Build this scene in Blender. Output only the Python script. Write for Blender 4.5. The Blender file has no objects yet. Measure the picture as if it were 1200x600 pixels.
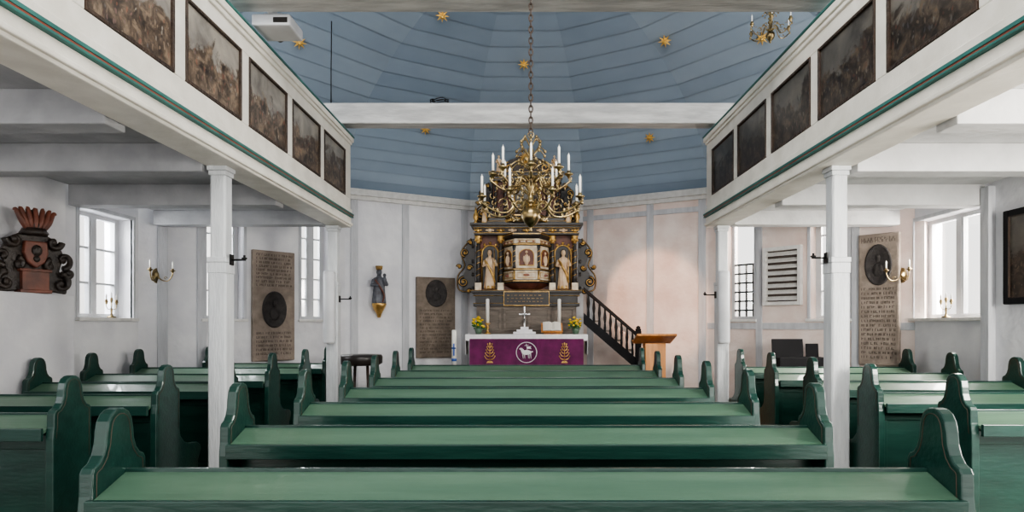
import bpy, bmesh, math, random
from mathutils import Vector, Matrix
from mathutils.bvhtree import BVHTree
random.seed(7)
PI=math.pi
col=bpy.context.scene.collection
F=700.0; CX=617.0; HY=380.0; CH=1.4
# ------------------------------------------------------------ camera
cam=bpy.data.cameras.new('camera'); co=bpy.data.objects.new('camera',cam); col.objects.link(co)
co.location=(0,0,CH); co.rotation_euler=(PI/2,0,0)
cam.sensor_width=36; cam.lens=36*F/1200; cam.shift_x=-(CX-600)/1200; cam.shift_y=(HY-300)/1200
bpy.context.scene.camera=co
# ------------------------------------------------------------ materials
def mat(name,c1,c2=None,rough=.5,metal=0,scale=4,bump=0,stretch=(1,1,1),detail=4,spec=.5,lo=.35,hi=.65,coat=0,bscale=None):
    m=bpy.data.materials.new(name); m.use_nodes=True; nt=m.node_tree; b=nt.nodes['Principled BSDF']
    b.inputs['Roughness'].default_value=rough; b.inputs['Metallic'].default_value=metal
    b.inputs['Specular IOR Level'].default_value=spec; b.inputs['Coat Weight'].default_value=coat
    if c2 is None: c2=tuple(x*.85 for x in c1)
    tc=nt.nodes.new('ShaderNodeTexCoord'); mp=nt.nodes.new('ShaderNodeMapping'); mp.inputs['Scale'].default_value=stretch
    nt.links.new(tc.outputs['Object'],mp.inputs[0])
    n=nt.nodes.new('ShaderNodeTexNoise'); n.inputs['Scale'].default_value=scale; n.inputs['Detail'].default_value=detail
    nt.links.new(mp.outputs[0],n.inputs['Vector'])
    r=nt.nodes.new('ShaderNodeValToRGB'); r.color_ramp.elements[0].position=lo; r.color_ramp.elements[1].position=hi
    r.color_ramp.elements[0].color=(*c2,1); r.color_ramp.elements[1].color=(*c1,1)
    nt.links.new(n.outputs['Fac'],r.inputs[0]); nt.links.new(r.outputs[0],b.inputs['Base Color'])
    if bump:
        n2=nt.nodes.new('ShaderNodeTexNoise'); n2.inputs['Scale'].default_value=bscale or scale*4; nt.links.new(mp.outputs[0],n2.inputs['Vector'])
        bp=nt.nodes.new('ShaderNodeBump'); bp.inputs['Strength'].default_value=bump; bp.inputs['Distance'].default_value=.02
        nt.links.new(n2.outputs['Fac'],bp.inputs['Height']); nt.links.new(bp.outputs[0],b.inputs['Normal'])
    return m
M={}
M['plaster']=mat('plaster',(.82,.82,.84),(.68,.68,.72),rough=.9,scale=2.2,bump=.6,bscale=9,detail=6)
M['plaster_sunlit']=mat('plaster_sunlit',(.86,.76,.71),(.72,.58,.53),rough=.9,scale=2.5,bump=.6,bscale=9,detail=6)  # warm sunlight on the right walls, put into the plaster colour
M['timber']=mat('painted_timber',(.58,.59,.62),(.48,.49,.52),rough=.7,scale=6,bump=.3,stretch=(3,3,.4))
M['white_paint']=mat('white_paint',(.78,.77,.75),(.67,.66,.64),rough=.55,scale=5,bump=.2,stretch=(3,.5,3))
M['sash']=mat('window_paint',(.55,.56,.58),(.48,.49,.51),rough=.55)
M['soffit']=mat('soffit_paint_shaded',(.43,.435,.45),(.33,.335,.35),rough=.7,scale=4,bump=.3)  # left gallery underside, its shade painted in as grey
M['soffit_lit']=mat('soffit_paint_lit',(.66,.66,.66),(.56,.56,.56),rough=.7,scale=4,bump=.3)  # same boards on the right, brighter light painted into the colour
M['cream']=mat('cream_paint',(.80,.77,.70),(.70,.67,.60),rough=.5,scale=6,bump=.15)
M['post']=mat('post_paint',(.63,.65,.66),(.52,.54,.56),rough=.5,scale=7,bump=.25,stretch=(3,3,.5))
M['beam']=mat('beam_paint',(.62,.62,.61),(.42,.42,.42),rough=.7,scale=5,bump=.5,stretch=(.5,3,3))
M['teal']=mat('teal_paint',(.045,.17,.15),(.03,.12,.11),rough=.5)
M['redline']=mat('red_line_paint',(.32,.09,.06),rough=.5)
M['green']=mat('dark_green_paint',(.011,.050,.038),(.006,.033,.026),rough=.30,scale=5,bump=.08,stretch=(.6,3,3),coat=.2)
M['green_sheen']=mat('green_paint_sheen',(.100,.180,.120),(.070,.138,.092),rough=.34,scale=3,bump=.08,stretch=(.4,3,3),coat=.2)  # glossy reflection on the book rests, painted in as lighter green
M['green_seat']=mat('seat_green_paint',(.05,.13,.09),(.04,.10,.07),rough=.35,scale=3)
M['outline']=mat('outline_paint',(.07,.045,.03),rough=.5)
M['floor']=mat('floor_boards',(.24,.175,.12),(.13,.10,.07),rough=.45,scale=3,bump=.2,stretch=(5,.5,1))
M['gold']=mat('gilding',(.82,.54,.20),(.45,.26,.08),rough=.36,metal=.8,scale=14,bump=.3)
M['star']=mat('star_gilding',(.85,.55,.16),(.65,.40,.10),rough=.4,metal=.4)
M['brass']=mat('aged_brass',(.50,.39,.20),(.18,.13,.07),rough=.3,metal=1,scale=14)
M['dull_gold']=mat('dull_gold',(.50,.33,.12),(.24,.14,.05),rough=.5,metal=.5,scale=14,bump=.3)
M['black']=mat('black_paint',(.020,.017,.016),(.034,.028,.025),rough=.35,scale=8)
M['matte']=mat('matte_black',(.018,.018,.020),rough=.8,spec=.2)
M['iron']=mat('black_iron',(.02,.02,.02),rough=.5,metal=.6)
M['darkwood']=mat('dark_carved_wood',(.060,.038,.026),(.028,.018,.014),rough=.45,scale=10,bump=.4)
M['crestwood']=mat('dark_brown_carving',(.040,.028,.022),(.020,.015,.013),rough=.4,scale=10,bump=.4)
M['redwood']=mat('red_brown_wood',(.19,.062,.038),(.09,.035,.025),rough=.45,scale=8,bump=.2)
M['redmarble']=mat('red_marbling',(.40,.17,.10),(.16,.06,.045),rough=.4,scale=16,detail=7)
M['greywood']=mat('grey_brown_wood',(.22,.18,.15),(.13,.11,.09),rough=.6,scale=6,bump=.3,stretch=(.6,3,3))
M['marble']=mat('marbled_cream',(.86,.76,.60),(.58,.44,.30),rough=.4,scale=12,detail=7)
M['bluegrey']=mat('dark_blue_grey',(.12,.13,.155),(.055,.055,.065),rough=.45,scale=14,detail=7)
M['flesh']=mat('polychrome_ivory',(.84,.66,.46),(.62,.42,.27),rough=.45,scale=9)
M['wax']=mat('white_wax',(.86,.85,.80),(.82,.80,.75),rough=.4)
M['cloth']=mat('white_linen',(.84,.83,.84),(.76,.75,.78),rough=.9,scale=20,bump=.2)
M['purple']=mat('plum_velvet',(.165,.018,.10),(.10,.012,.065),rough=.85,scale=6,bump=.2)
M['silver']=mat('silver',(.75,.75,.75),rough=.25,metal=1)
M['paper']=mat('paper',(.80,.76,.68),rough=.8)
M['leaf']=mat('leaf_green',(.06,.19,.04),(.03,.10,.02),rough=.6,scale=20)
M['yellow']=mat('yellow_petal',(.85,.62,.03),(.75,.45,.02),rough=.6,scale=30)
M['pot']=mat('glazed_pot',(.10,.16,.11),rough=.3)
M['orange_wood']=mat('orange_wood',(.62,.28,.09),(.46,.19,.06),rough=.4,scale=5,stretch=(4,4,.6))
M['sandstone']=mat('sandstone',(.34,.28,.235),(.23,.19,.16),rough=.9,scale=8,bump=.5,detail=7)
M['brownstone']=mat('brown_stone',(.25,.205,.165),(.16,.13,.105),rough=.85,scale=8,bump=.4,detail=7)
M['darkstone']=mat('dark_stone',(.055,.048,.046),(.03,.026,.026),rough=.7,scale=16,bump=.5)
M['carve']=mat('carved_shadow',(.09,.07,.06),rough=.9)
M['plastic']=mat('white_plastic',(.60,.61,.63),rough=.4)
M['red_cloth']=mat('red_cloth',(.38,.05,.06),rough=.9,scale=12)
M['blue_paint']=mat('blue_motif',(.05,.12,.40),rough=.5)
def painting_mat(name,dark):
    m=bpy.data.materials.new(name); m.use_nodes=True; nt=m.node_tree; b=nt.nodes['Principled BSDF']; b.inputs['Roughness'].default_value=.32
    N=nt.nodes.new; Lk=nt.links.new
    tc=N('ShaderNodeTexCoord'); oi=N('ShaderNodeObjectInfo')
    cx=N('ShaderNodeCombineXYZ')
    for k in range(3): Lk(oi.outputs['Random'],cx.inputs[k])
    mu=N('ShaderNodeVectorMath'); mu.operation='SCALE'; mu.inputs['Scale'].default_value=37; Lk(cx.outputs[0],mu.inputs[0])
    ad=N('ShaderNodeVectorMath'); ad.operation='ADD'; Lk(tc.outputs['Object'],ad.inputs[0]); Lk(mu.outputs[0],ad.inputs[1])
    def noise(sc,det,dist=0,rough=.6):
        n=N('ShaderNodeTexNoise'); n.inputs['Scale'].default_value=sc; n.inputs['Detail'].default_value=det; n.inputs['Distortion'].default_value=dist; n.inputs['Roughness'].default_value=rough; Lk(ad.outputs[0],n.inputs['Vector']); return n.outputs['Fac']
    def ramp(src,st):
        r=N('ShaderNodeValToRGB'); e=r.color_ramp.elements; e[0].position=st[0][0]; e[0].color=(*st[0][1],1); e[1].position=st[-1][0]; e[1].color=(*st[-1][1],1)
        for p,c in st[1:-1]: x=e.new(p); x.color=(*c,1)
        Lk(src,r.inputs[0]); return r.outputs[0]
    k=.36 if dark else .90
    C=lambda *c: tuple(x*k for x in c)
    sp=N('ShaderNodeSeparateXYZ'); Lk(tc.outputs['Generated'],sp.inputs[0])
    ground=ramp(noise(10,9,.5,.66),[(.36,C(.03,.024,.02)),(.47,C(.085,.062,.045)),(.55,C(.15,.11,.08)),(.62,C(.25,.19,.13)),(.70,C(.34,.20,.13))])
    sky=ramp(noise(3.5,7,.6),[(.35,C(.15,.135,.12)),(.5,C(.27,.25,.22)),(.68,C(.42,.38,.32))])
    # tree crowns and hills reach up into the pale sky
    ma=N('ShaderNodeMath'); ma.operation='MULTIPLY_ADD'; ma.inputs[1].default_value=1.7; Lk(noise(3.4,6,.5),ma.inputs[0]); Lk(sp.outputs[2],ma.inputs[2])
    msk=N('ShaderNodeMapRange'); msk.inputs[1].default_value=1.42; msk.inputs[2].default_value=1.50; Lk(ma.outputs[0],msk.inputs[0])
    mx=N('ShaderNodeMixRGB'); Lk(msk.outputs[0],mx.inputs[0]); Lk(ground,mx.inputs[1]); Lk(sky,mx.inputs[2])
    nv=N('ShaderNodeTexNoise'); nv.inputs['Scale'].default_value=9; Lk(ad.outputs[0],nv.inputs['Vector'])
    vs=N('ShaderNodeVectorMath'); vs.operation='SCALE'; vs.inputs['Scale'].default_value=.10; Lk(nv.outputs['Color'],vs.inputs[0])
    va=N('ShaderNodeVectorMath'); va.operation='ADD'; Lk(ad.outputs[0],va.inputs[0]); Lk(vs.outputs[0],va.inputs[1])
    mp=N('ShaderNodeMapping'); mp.inputs['Scale'].default_value=(7.5,7.5,3.1); Lk(va.outputs[0],mp.inputs[0])
    vo_=N('ShaderNodeTexVoronoi'); vo_.inputs['Randomness'].default_value=.9; Lk(mp.outputs[0],vo_.inputs['Vector'])
    fm=N('ShaderNodeMapRange'); fm.inputs[1].default_value=.34; fm.inputs[2].default_value=.26; Lk(vo_.outputs['Distance'],fm.inputs[0])
    lowm=N('ShaderNodeMapRange'); lowm.inputs[1].default_value=.66; lowm.inputs[2].default_value=.56; Lk(sp.outputs[2],lowm.inputs[0])
    mm=N('ShaderNodeMath'); mm.operation='MULTIPLY'; Lk(fm.outputs[0],mm.inputs[0]); Lk(lowm.outputs[0],mm.inputs[1])
    m2=N('ShaderNodeMath'); m2.operation='MULTIPLY'; m2.inputs[1].default_value=.8; Lk(mm.outputs[0],m2.inputs[0])
    sx=N('ShaderNodeSeparateColor'); Lk(vo_.outputs['Color'],sx.inputs[0])
    fig=ramp(sx.outputs[0],[(.0,C(.03,.02,.018)),(.3,C(.36,.27,.19)),(.5,C(.05,.035,.03)),(.65,C(.28,.11,.07)),(.85,C(.14,.15,.16)),(1,C(.5,.42,.32))])
    mf=N('ShaderNodeMixRGB'); Lk(m2.outputs[0],mf.inputs[0]); Lk(mx.outputs[0],mf.inputs[1]); Lk(fig,mf.inputs[2])
    Lk(mf.outputs[0],b.inputs['Base Color']); return m
M['canvas']=painting_mat('old_oil_painting',False); M['canvas_dark']=painting_mat('dark_oil_painting',True)
def glass():
    m=bpy.data.materials.new('window_glass'); m.use_nodes=True; nt=m.node_tree; nt.nodes.clear()
    o=nt.nodes.new('ShaderNodeOutputMaterial'); t=nt.nodes.new('ShaderNodeBsdfTransparent'); g=nt.nodes.new('ShaderNodeBsdfGlossy'); g.inputs['Roughness'].default_value=.1
    x=nt.nodes.new('ShaderNodeMixShader'); x.inputs[0].default_value=.08; nt.links.new(t.outputs[0],x.inputs[1]); nt.links.new(g.outputs[0],x.inputs[2]); nt.links.new(x.outputs[0],o.inputs[0]); return m
M['glass']=glass()
def vault_mat():
    m=bpy.data.materials.new('blue_planks'); m.use_nodes=True; nt=m.node_tree; b=nt.nodes['Principled BSDF']; b.inputs['Roughness'].default_value=.55
    a=nt.nodes.new('ShaderNodeAttribute'); a.attribute_name='pv'
    n=nt.nodes.new('ShaderNodeTexNoise'); n.inputs['Scale'].default_value=2.5; n.inputs['Detail'].default_value=6
    tc=nt.nodes.new('ShaderNodeTexCoord'); nt.links.new(tc.outputs['Object'],n.inputs['Vector'])
    s=nt.nodes.new('ShaderNodeMath'); s.operation='MULTIPLY_ADD'; s.inputs[1].default_value=.3; nt.links.new(n.outputs['Fac'],s.inputs[0])
    s2=nt.nodes.new('ShaderNodeMath'); s2.operation='MULTIPLY'; s2.inputs[1].default_value=.7; nt.links.new(a.outputs['Fac'],s2.inputs[0]); nt.links.new(s2.outputs[0],s.inputs[2])
    r=nt.nodes.new('ShaderNodeValToRGB'); r.color_ramp.elements[0].position=.1; r.color_ramp.elements[1].position=.9
    r.color_ramp.elements[0].color=(.175,.235,.31,1); r.color_ramp.elements[1].color=(.31,.38,.455,1)
    nt.links.new(s.outputs[0],r.inputs[0]); nt.links.new(r.outputs[0],b.inputs['Base Color']); return m
M['vault']=vault_mat(); M['groove']=mat('plank_groove',(.022,.034,.052),rough=.8)
# ------------------------------------------------------------ mesh builder
def cum(o):
    v=Vector((0,0,0))
    while o: v+=o.location; o=o.parent
    return v
class MB:
    def __init__(s): s.v=[]; s.f=[]; s.sm=[]; s.mi=[]
    def add(s,vs,fs,smooth=False,mi=0,T=None):
        b=len(s.v)
        for p in vs: s.v.append(tuple(T@Vector(p)) if T else tuple(p))
        for f in fs: s.f.append([b+i for i in f]); s.sm.append(smooth); s.mi.append(mi)
        return s
    def box(s,x0,x1,y0,y1,z0,z1,T=None,mi=0):
        vs=[(x,y,z) for z in (z0,z1) for y in (y0,y1) for x in (x0,x1)]
        return s.add(vs,[(0,2,3,1),(4,5,7,6),(0,1,5,4),(1,3,7,5),(3,2,6,7),(2,0,4,6)],T=T,mi=mi)
    def prism(s,poly,plane,a,b,T=None,mi=0):
        n=len(poly)
        g={'yz':lambda p,t:(t,p[0],p[1]),'xz':lambda p,t:(p[0],t,p[1]),'xy':lambda p,t:(p[0],p[1],t)}[plane]
        vs=[g(p,a) for p in poly]+[g(p,b) for p in poly]
        fs=[tuple(range(n)),tuple(range(2*n-1,n-1,-1))]+[(i,(i+1)%n,n+(i+1)%n,n+i) for i in range(n)]
        return s.add(vs,fs,T=T,mi=mi)
    def tube(s,path,r,n=8,T=None,closed=False,mi=0):
        P=[Vector(p) for p in path]; k=len(P); R=r if isinstance(r,(list,tuple)) else [r]*k
        vs=[];fs=[]; prev=None
        for i,p in enumerate(P):
            if closed: t=(P[(i+1)%k]-P[i-1])
            else: t=(P[min(i+1,k-1)]-P[max(i-1,0)])
            if t.length<1e-9: t=Vector((0,0,1))
            t.normalize()
            if prev is None:
                u=t.cross(Vector((0,0,1)));
                if u.length<.05: u=t.cross(Vector((0,1,0)))
            else: u=prev-t*prev.dot(t)
            u.normalize(); prev=u; w=t.cross(u)
            for j in range(n):
                a=2*PI*j/n; vs.append(p+(u*math.cos(a)+w*math.sin(a))*R[i])
        m=k if closed else k-1
        for i in range(m):
            i2=(i+1)%k
            for j in range(n): fs.append((i*n+j,i*n+(j+1)%n,i2*n+(j+1)%n,i2*n+j))
        if not closed: fs.append(tuple(range(n-1,-1,-1))); fs.append(tuple((k-1)*n+j for j in range(n)))
        return s.add(vs,fs,True,T=T,mi=mi)
    def lathe(s,prof,c=(0,0,0),n=16,fold=0,fn=7,T=None,smooth=True,mi=0,sy=1.0,a0=0):
        vs=[];fs=[];k=len(prof)
        for i,(r,z) in enumerate(prof):
            r=max(r,.0004)
            for j in range(n):
                a=2*PI*j/n+a0; rr=r*(1+fold*math.sin(fn*a+z*9))
                vs.append((c[0]+rr*math.cos(a),c[1]+rr*math.sin(a)*sy,c[2]+z))
        for i in range(k-1):
            for j in range(n): fs.append((i*n+j,i*n+(j+1)%n,(i+1)*n+(j+1)%n,(i+1)*n+j))
        fs.append(tuple(range(n-1,-1,-1))); fs.append(tuple((k-1)*n+j for j in range(n)))
        return s.add(vs,fs,smooth,T=T,mi=mi)
    def ell(s,c,r,n=12,T=None,mi=0):
        if not isinstance(r,(tuple,list)): r=(r,r,r)
        m=max(4,n//2); vs=[];fs=[]
        for i in range(m+1):
            ph=-PI/2+PI*i/m; cr=max(math.cos(ph),.002)
            for j in range(n):
                a=2*PI*j/n; vs.append((c[0]+r[0]*cr*math.cos(a),c[1]+r[1]*cr*math.sin(a),c[2]+r[2]*math.sin(ph)))
        for i in range(m):
            for j in range(n): fs.append((i*n+j,i*n+(j+1)%n,(i+1)*n+(j+1)%n,(i+1)*n+j))
        return s.add(vs,fs,True,T=T,mi=mi)
    def build(s,name,m,parent=None,label=None,world=True,bevel=0,remesh=0,kind=None):
        me=bpy.data.meshes.new(name); off=cum(parent) if (parent and world) else Vector((0,0,0))
        me.from_pydata([tuple(Vector(p)-off) for p in s.v],[],s.f); me.update()
        for i,p in enumerate(me.polygons): p.use_smooth=s.sm[i]; p.material_index=s.mi[i]
        bm=bmesh.new(); bm.from_mesh(me); bmesh.ops.recalc_face_normals(bm,faces=bm.faces); bm.to_mesh(me); bm.free()
        me.materials.append(M[m] if isinstance(m,str) else m)
        o=bpy.data.objects.new(name,me); col.objects.link(o)
        if parent: o.parent=parent
        if remesh:
            q=o.modifiers.new('r','REMESH'); q.mode='VOXEL'; q.voxel_size=remesh; q.use_smooth_shade=True
        if bevel:
            q=o.modifiers.new('b','BEVEL'); q.width=bevel; q.segments=2; q.limit_method='ANGLE'; q.angle_limit=.7
        if label: o['label']=label
        if kind: o['kind']=kind
        return o
def tag(o,label,cat,group=None,kind=None):
    o['label']=label; o['category']=cat
    if group: o['group']=group
    if kind: o['kind']=kind
    return o
def thing(name,label,cat,loc,rz=0,group=None):
    o=bpy.data.objects.new(name,None); o.empty_display_size=.1; col.objects.link(o); o.location=loc; o.rotation_euler=(0,0,rz)
    return tag(o,label,cat,group)
def struct_root(name,loc,rz):
    o=bpy.data.objects.new(name,None); o.empty_display_size=.1; col.objects.link(o); o.location=loc; o.rotation_euler=(0,0,rz); o['kind']='structure'; return o
def dup(root,parent=None):
    c=root.copy(); col.objects.link(c)
    if parent: c.parent=parent
    for ch in list(root.children): dup(ch,c)
    return c
def spline(pts,n=6):
    P=[Vector(p) for p in pts]; out=[]
    for i in range(len(P)-1):
        p0=P[max(i-1,0)];p1=P[i];p2=P[i+1];p3=P[min(i+2,len(P)-1)]
        for k in range(n):
            t=k/n; out.append(.5*((2*p1)+(p2-p0)*t+(2*p0-5*p1+4*p2-p3)*t*t+(3*p1-p0-3*p2+p3)*t**3))
    out.append(P[-1]); return out
# ------------------------------------------------------------ room
PTS={'L0':(-4.4,-1.5),'L1':(-4.4,5.7),'L1b':(-4.55,5.7),'L2':(-4.55,7.0),'L3':(-2.75,9.05),'L4':(-.95,10),
     'R4':(.95,10),'R3':(2.75,9.05),'R2':(4.55,7.0),'R1b':(4.55,5.7),'R1':(4.4,5.7),'R0':(4.4,-1.5)}
class Seg:
    def __init__(s,a,b):
        s.p=Vector(PTS[a]); s.q=Vector(PTS[b]); s.e=(s.q-s.p).normalized(); s.L=(s.q-s.p).length
        s.rz=math.atan2(s.e.y,s.e.x); s.n=Vector((s.e.y,-s.e.x))
    def u(s,px):
        k=(px-CX)/F; return (k*s.p.y-s.p.x)/(s.e.x-k*s.e.y)
    def at(s,u,off=0,z=0):
        p=s.p+s.e*u+s.n*off; return Vector((p.x,p.y,z))
S={'left_near':Seg('L0','L1'),'left':Seg('L1b','L2'),'left_choir':Seg('L2','L3'),'apse_left':Seg('L3','L4'),'altar':Seg('L4','R4'),
   'apse_right':Seg('R4','R3'),'right_choir':Seg('R3','R2'),'right':Seg('R2','R1b'),'right_near':Seg('R1','R0')}
WTOP=3.46
def wall(name,seg,holes,m,top=WTOP,th=.32,e0=.1,e1=.1):
    us=sorted({-e0,seg.L+e1,*[h[0] for h in holes],*[h[1] for h in holes]}); zs=sorted({0,top,*[h[2] for h in holes],*[h[3] for h in holes]})
    mb=MB()
    for i in range(len(us)-1):
        for j in range(len(zs)-1):
            a=(us[i]+us[i+1])/2; b=(zs[j]+zs[j+1])/2
            if any(h[0]<a<h[1] and h[2]<b<h[3] for h in holes): continue
            mb.box(us[i],us[i+1],0,th,zs[j],zs[j+1])
    o=mb.build('wall_'+name,m,kind='structure'); o.location=seg.at(0); o.rotation_euler=(0,0,seg.rz); return o
wn=[0]
def window(seg,h,cols,rows,two=True,lead=False):
    wn[0]+=1; u0,u1,z0,z1=h
    r=struct_root('window_%d'%wn[0],seg.at(0),seg.rz); d0,d1=.16,.22; t=.045
    mb=MB(); mb.box(u0,u0+t,d0,d1,z0,z1).box(u1-t,u1,d0,d1,z0,z1).box(u0+t,u1-t,d0,d1,z0,z0+t).box(u0+t,u1-t,d0,d1,z1-t,z1)
    mb.build('window_frame','sash',r,world=False)
    mid=(u0+u1)/2; s=MB()
    if two: s.box(mid-.03,mid+.03,d0-.01,d1-.01,z0+t,z1-t)
    if two:
        for a,b in ((u0+t,mid-.03),(mid+.03,u1-t)):
            s.box(a,a+.026,d0-.004,d1-.014,z0+t,z1-t).box(b-.026,b,d0-.004,d1-.014,z0+t,z1-t)
    zl=z0+(z1-z0)*.55 if lead else z1
    for k in range(1,cols):
        x=u0+(u1-u0)*k/cols
        if two and abs(x-mid)<.02: continue
        s.box(x-.007,x+.007,d0+.005,d1-.015,z0+t,zl-(t if not lead else 0))
    for k in range(1,rows):
        z=z0+(z1-z0)*k/rows
        if lead and z>zl+.02: continue
        s.box(u0+t,u1-t,d0+.005,d1-.015,z-.011,z+.011)
    s.build('sash_bars','sash' if not lead else 'iron',r,world=False)
    MB().box(u0+t,u1-t,d0+.02,d0+.026,z0+t,z1-t).build('pane','glass',r,world=False)
    MB().box(u0-.05,u1+.05,-.05,d0,z0-.035,z0+.002).build('window_sill','white_paint',r,world=False,bevel=.005)
    a=MB(); a.box(u0-.04,u0,-.014,.02,z0,z1+.04).box(u1,u1+.04,-.014,.02,z0,z1+.04).box(u0,u1,-.014,.02,z1,z1+.04)
    a.build('architrave','timber',r,world=False)
    L=bpy.data.lights.new('daylight','AREA'); L.shape='RECTANGLE'; L.size=(u1-u0)*1.1; L.size_y=(z1-z0)*1.1
    lo=bpy.data.objects.new('daylight',L); col.objects.link(lo); p=seg.at((u0+u1)/2,-.75,(z0+z1)/2+.5); lo.location=p
    d=Vector((seg.n.x,seg.n.y,-.5)); lo.rotation_euler=d.to_track_quat('-Z','Y').to_euler(); return lo,L
s=S['left']; w1=(s.u(92),s.u(155),1.47,2.6); wall('left',s,[w1],'plaster',e0=0)
s=S['right']; ua,ub=sorted((s.u(1150),s.u(1072))); r1=(ua,ub,1.47,2.6); wall('right',s,[r1],'plaster',e1=0)
s=S['left_choir']; w2=(s.u(240),s.u(285),1.47,2.95); w3=(s.u(353),s.u(386),1.47,2.95); wall('left_choir',s,[w2,w3],'plaster')
s=S['right_choir']; r2=tuple(sorted((s.u(950),s.u(994))))+(1.47,2.95); r3=tuple(sorted((s.u(851),s.u(884))))+(1.47,2.95); wall('right_choir',s,[r2,r3],'plaster_sunlit')
wall('apse_left',S['apse_left'],[],'plaster'); wall('altar_side',S['altar'],[],'plaster'); wall('apse_right',S['apse_right'],[],'plaster_sunlit')
wall('left_near',S['left_near'],[],'plaster',th=.4,e0=0,e1=0); wall('right_near',S['right_near'],[],'plaster',th=.4,e0=0,e1=0)
lamps=[]
for sg,h,c,rw,tw,ld in ((S['left'],w1,2,3,True,False),(S['left_choir'],w2,2,4,True,False),(S['left_choir'],w3,2,5,True,False),(S['right_choir'],r3,4,11,False,True),(S['right_choir'],r2,2,4,True,False),(S['right'],r1,2,1,True,False)):
    lamps.append(window(sg,h,c,rw,tw,ld))
for i,(lo,L) in enumerate(lamps): L.energy=[140,75,75,110,160,360][i]; L.color=(1,.94,.86) if i>2 else (.94,.97,1)
MB().box(-4.9,4.9,-1.5,10.4,-.1,0).build('floor','floor',kind='structure')
MB().box(-4.4,-4.16,3.5,5.5,0,1.665).build('trim_1','plaster',kind='structure',bevel=.01)
tn=[1]
def trim(mb,m='timber',loc=None,rz=0,bevel=.004):
    tn[0]+=1; o=mb.build('trim_%d'%tn[0],m,kind='structure',bevel=bevel)
    if loc is not None: o.location=loc; o.rotation_euler=(0,0,rz)
    return o
def seg_trim(seg,boxes,m='timber'):
    mb=MB()
    for b in boxes: mb.box(*b)
    return trim(mb,m,seg.at(0),seg.rz)
for nm in ('left_choir','apse_left','altar','apse_right','right_choir'):
    sg=S[nm]; b=[(0,sg.L,-.05,0,3.30,3.36),(0,sg.L,-.09,0,3.36,3.46)]
    seg_trim(sg,b,'white_paint')
def post_trim(nm,pxs,w=.11):
    sg=S[nm]
    for px in pxs:
        u=sg.u(px); seg_trim(sg,[(u-w/2,u+w/2,-.025,0,0,3.30)])
post_trim('apse_left',(415,475,544)); post_trim('apse_right',(692,762,823)); post_trim('left_choir',(190,236)); post_trim('right_choir',(890,1003),.09)
sg=S['apse_right']; seg_trim(sg,[(0,sg.L,-.02,0,3.12,3.2)])
sg=S['right_choir']; seg_trim(sg,[(0,sg.L,-.02,0,1.33,1.42)])
trim(MB().box(4.33,4.40,5.6,5.7,0,2.7)); 
# vault -------------------------------------------------------
Cc=Vector((0,5.8)); base=[Vector(p) for p in [(-4.55,5.8),PTS['L2'],PTS['L3'],PTS['L4'],PTS['R4'],PTS['R3'],PTS['R2'],(4.55,5.8)]]
NL=20; HV=1.95; Z0=WTOP
def ring(th,ds=0,dz=0):
    s_=math.cos(th)-ds; z=Z0+HV*math.sin(th)-dz; s_=max(s_,.002)
    r=[(-4.55*s_,-1.5,z)]+[(Cc.x+(p.x-Cc.x)*s_,Cc.y+(p.y-Cc.y)*s_,z) for p in base]+[(4.55*s_,-1.5,z)]
    return r
vm=MB(); pv=[]
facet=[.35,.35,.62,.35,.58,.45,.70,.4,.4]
for k in range(NL):
    a=k/NL*PI/2; b=(k+1)/NL*PI/2
    A=ring(a,.0028,.011); B=ring(b); n=len(A)
    for i in range(n-1):
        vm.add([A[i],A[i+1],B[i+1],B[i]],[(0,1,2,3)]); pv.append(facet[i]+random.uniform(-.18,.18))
    if k<NL-1:
        C2=ring(b,.0028,.011)
        for i in range(n-1):
            vm.add([B[i],B[i+1],C2[i+1],C2[i]],[(0,1,2,3)],mi=1); pv.append(0)
me=bpy.data.meshes.new('ceiling'); me.from_pydata(vm.v,[],vm.f); me.materials.append(M['vault']); me.materials.append(M['groove'])
ca=me.color_attributes.new('pv','FLOAT_COLOR','CORNER')
for i,p in enumerate(me.polygons):
    p.material_index=vm.mi[i]
    for li in p.loop_indices: ca.data[li].color=(pv[i],)*3+(1,)
vo=bpy.data.objects.new('ceiling',me); col.objects.link(vo); vo['kind']='structure'
bvh=BVHTree.FromPolygons([Vector(v) for v in vm.v],vm.f)
def star_mesh(R):
    mb=MB(); P=[]
    for k in range(16):
        a=PI*k/8; r=R if k%2==0 else R*.42; P.append((r*math.cos(a),r*math.sin(a)))
    vs=[(x,y,0) for x,y in P]+[(0,0,.03),(0,0,-.03)]
    mb.add(vs,[(k,(k+1)%16,16) for k in range(16)]+[((k+1)%16,k,17) for k in range(16)]); mb.ell((0,0,.02),.022,8); return mb
stars=[(518,15,'upper left beside the front tie beam'),(350,47,'beside the projector'),(780,45,'on the upper right vault facet'),(614,73,'behind the chandelier chain'),(894,42,'beside the small gallery chandelier'),(498,150,'left of the altarpiece just under the middle beam'),(762,160,'right of the altarpiece under the middle beam')]
for px,py,t in stars:
    d=Vector(((px-CX)/F,1,(HY-py)/F)).normalized(); hit,nor,_,_=bvh.ray_cast(Vector((0,0,CH)),d)
    if nor.dot(d)>0: nor=-nor
    o=star_mesh(.088).build('ceiling_star','star'); o.location=hit+nor*.045; o.rotation_euler=(nor.lerp(Vector((0,-1,0)),.3)).to_track_quat('Z','Y').to_euler()
    tag(o,'small gilded star on the blue vault, '+t,'star','gilded stars on the blue vault')
def tie(y,z0,z1,lab,hw=4.3):
    o=MB().box(-hw,hw,y-.10,y+.10,z0,z1).build('tie_beam','beam',bevel=.012); tag(o,lab,'beam'); return o
tie(4.5,3.80,4.02,'white painted tie beam crossing the top edge of the view, chandelier chain hooked below'); tie(7.08,3.75,3.99,'white painted tie beam spanning between the gallery ends in front of the altar vault',4.1)
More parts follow.
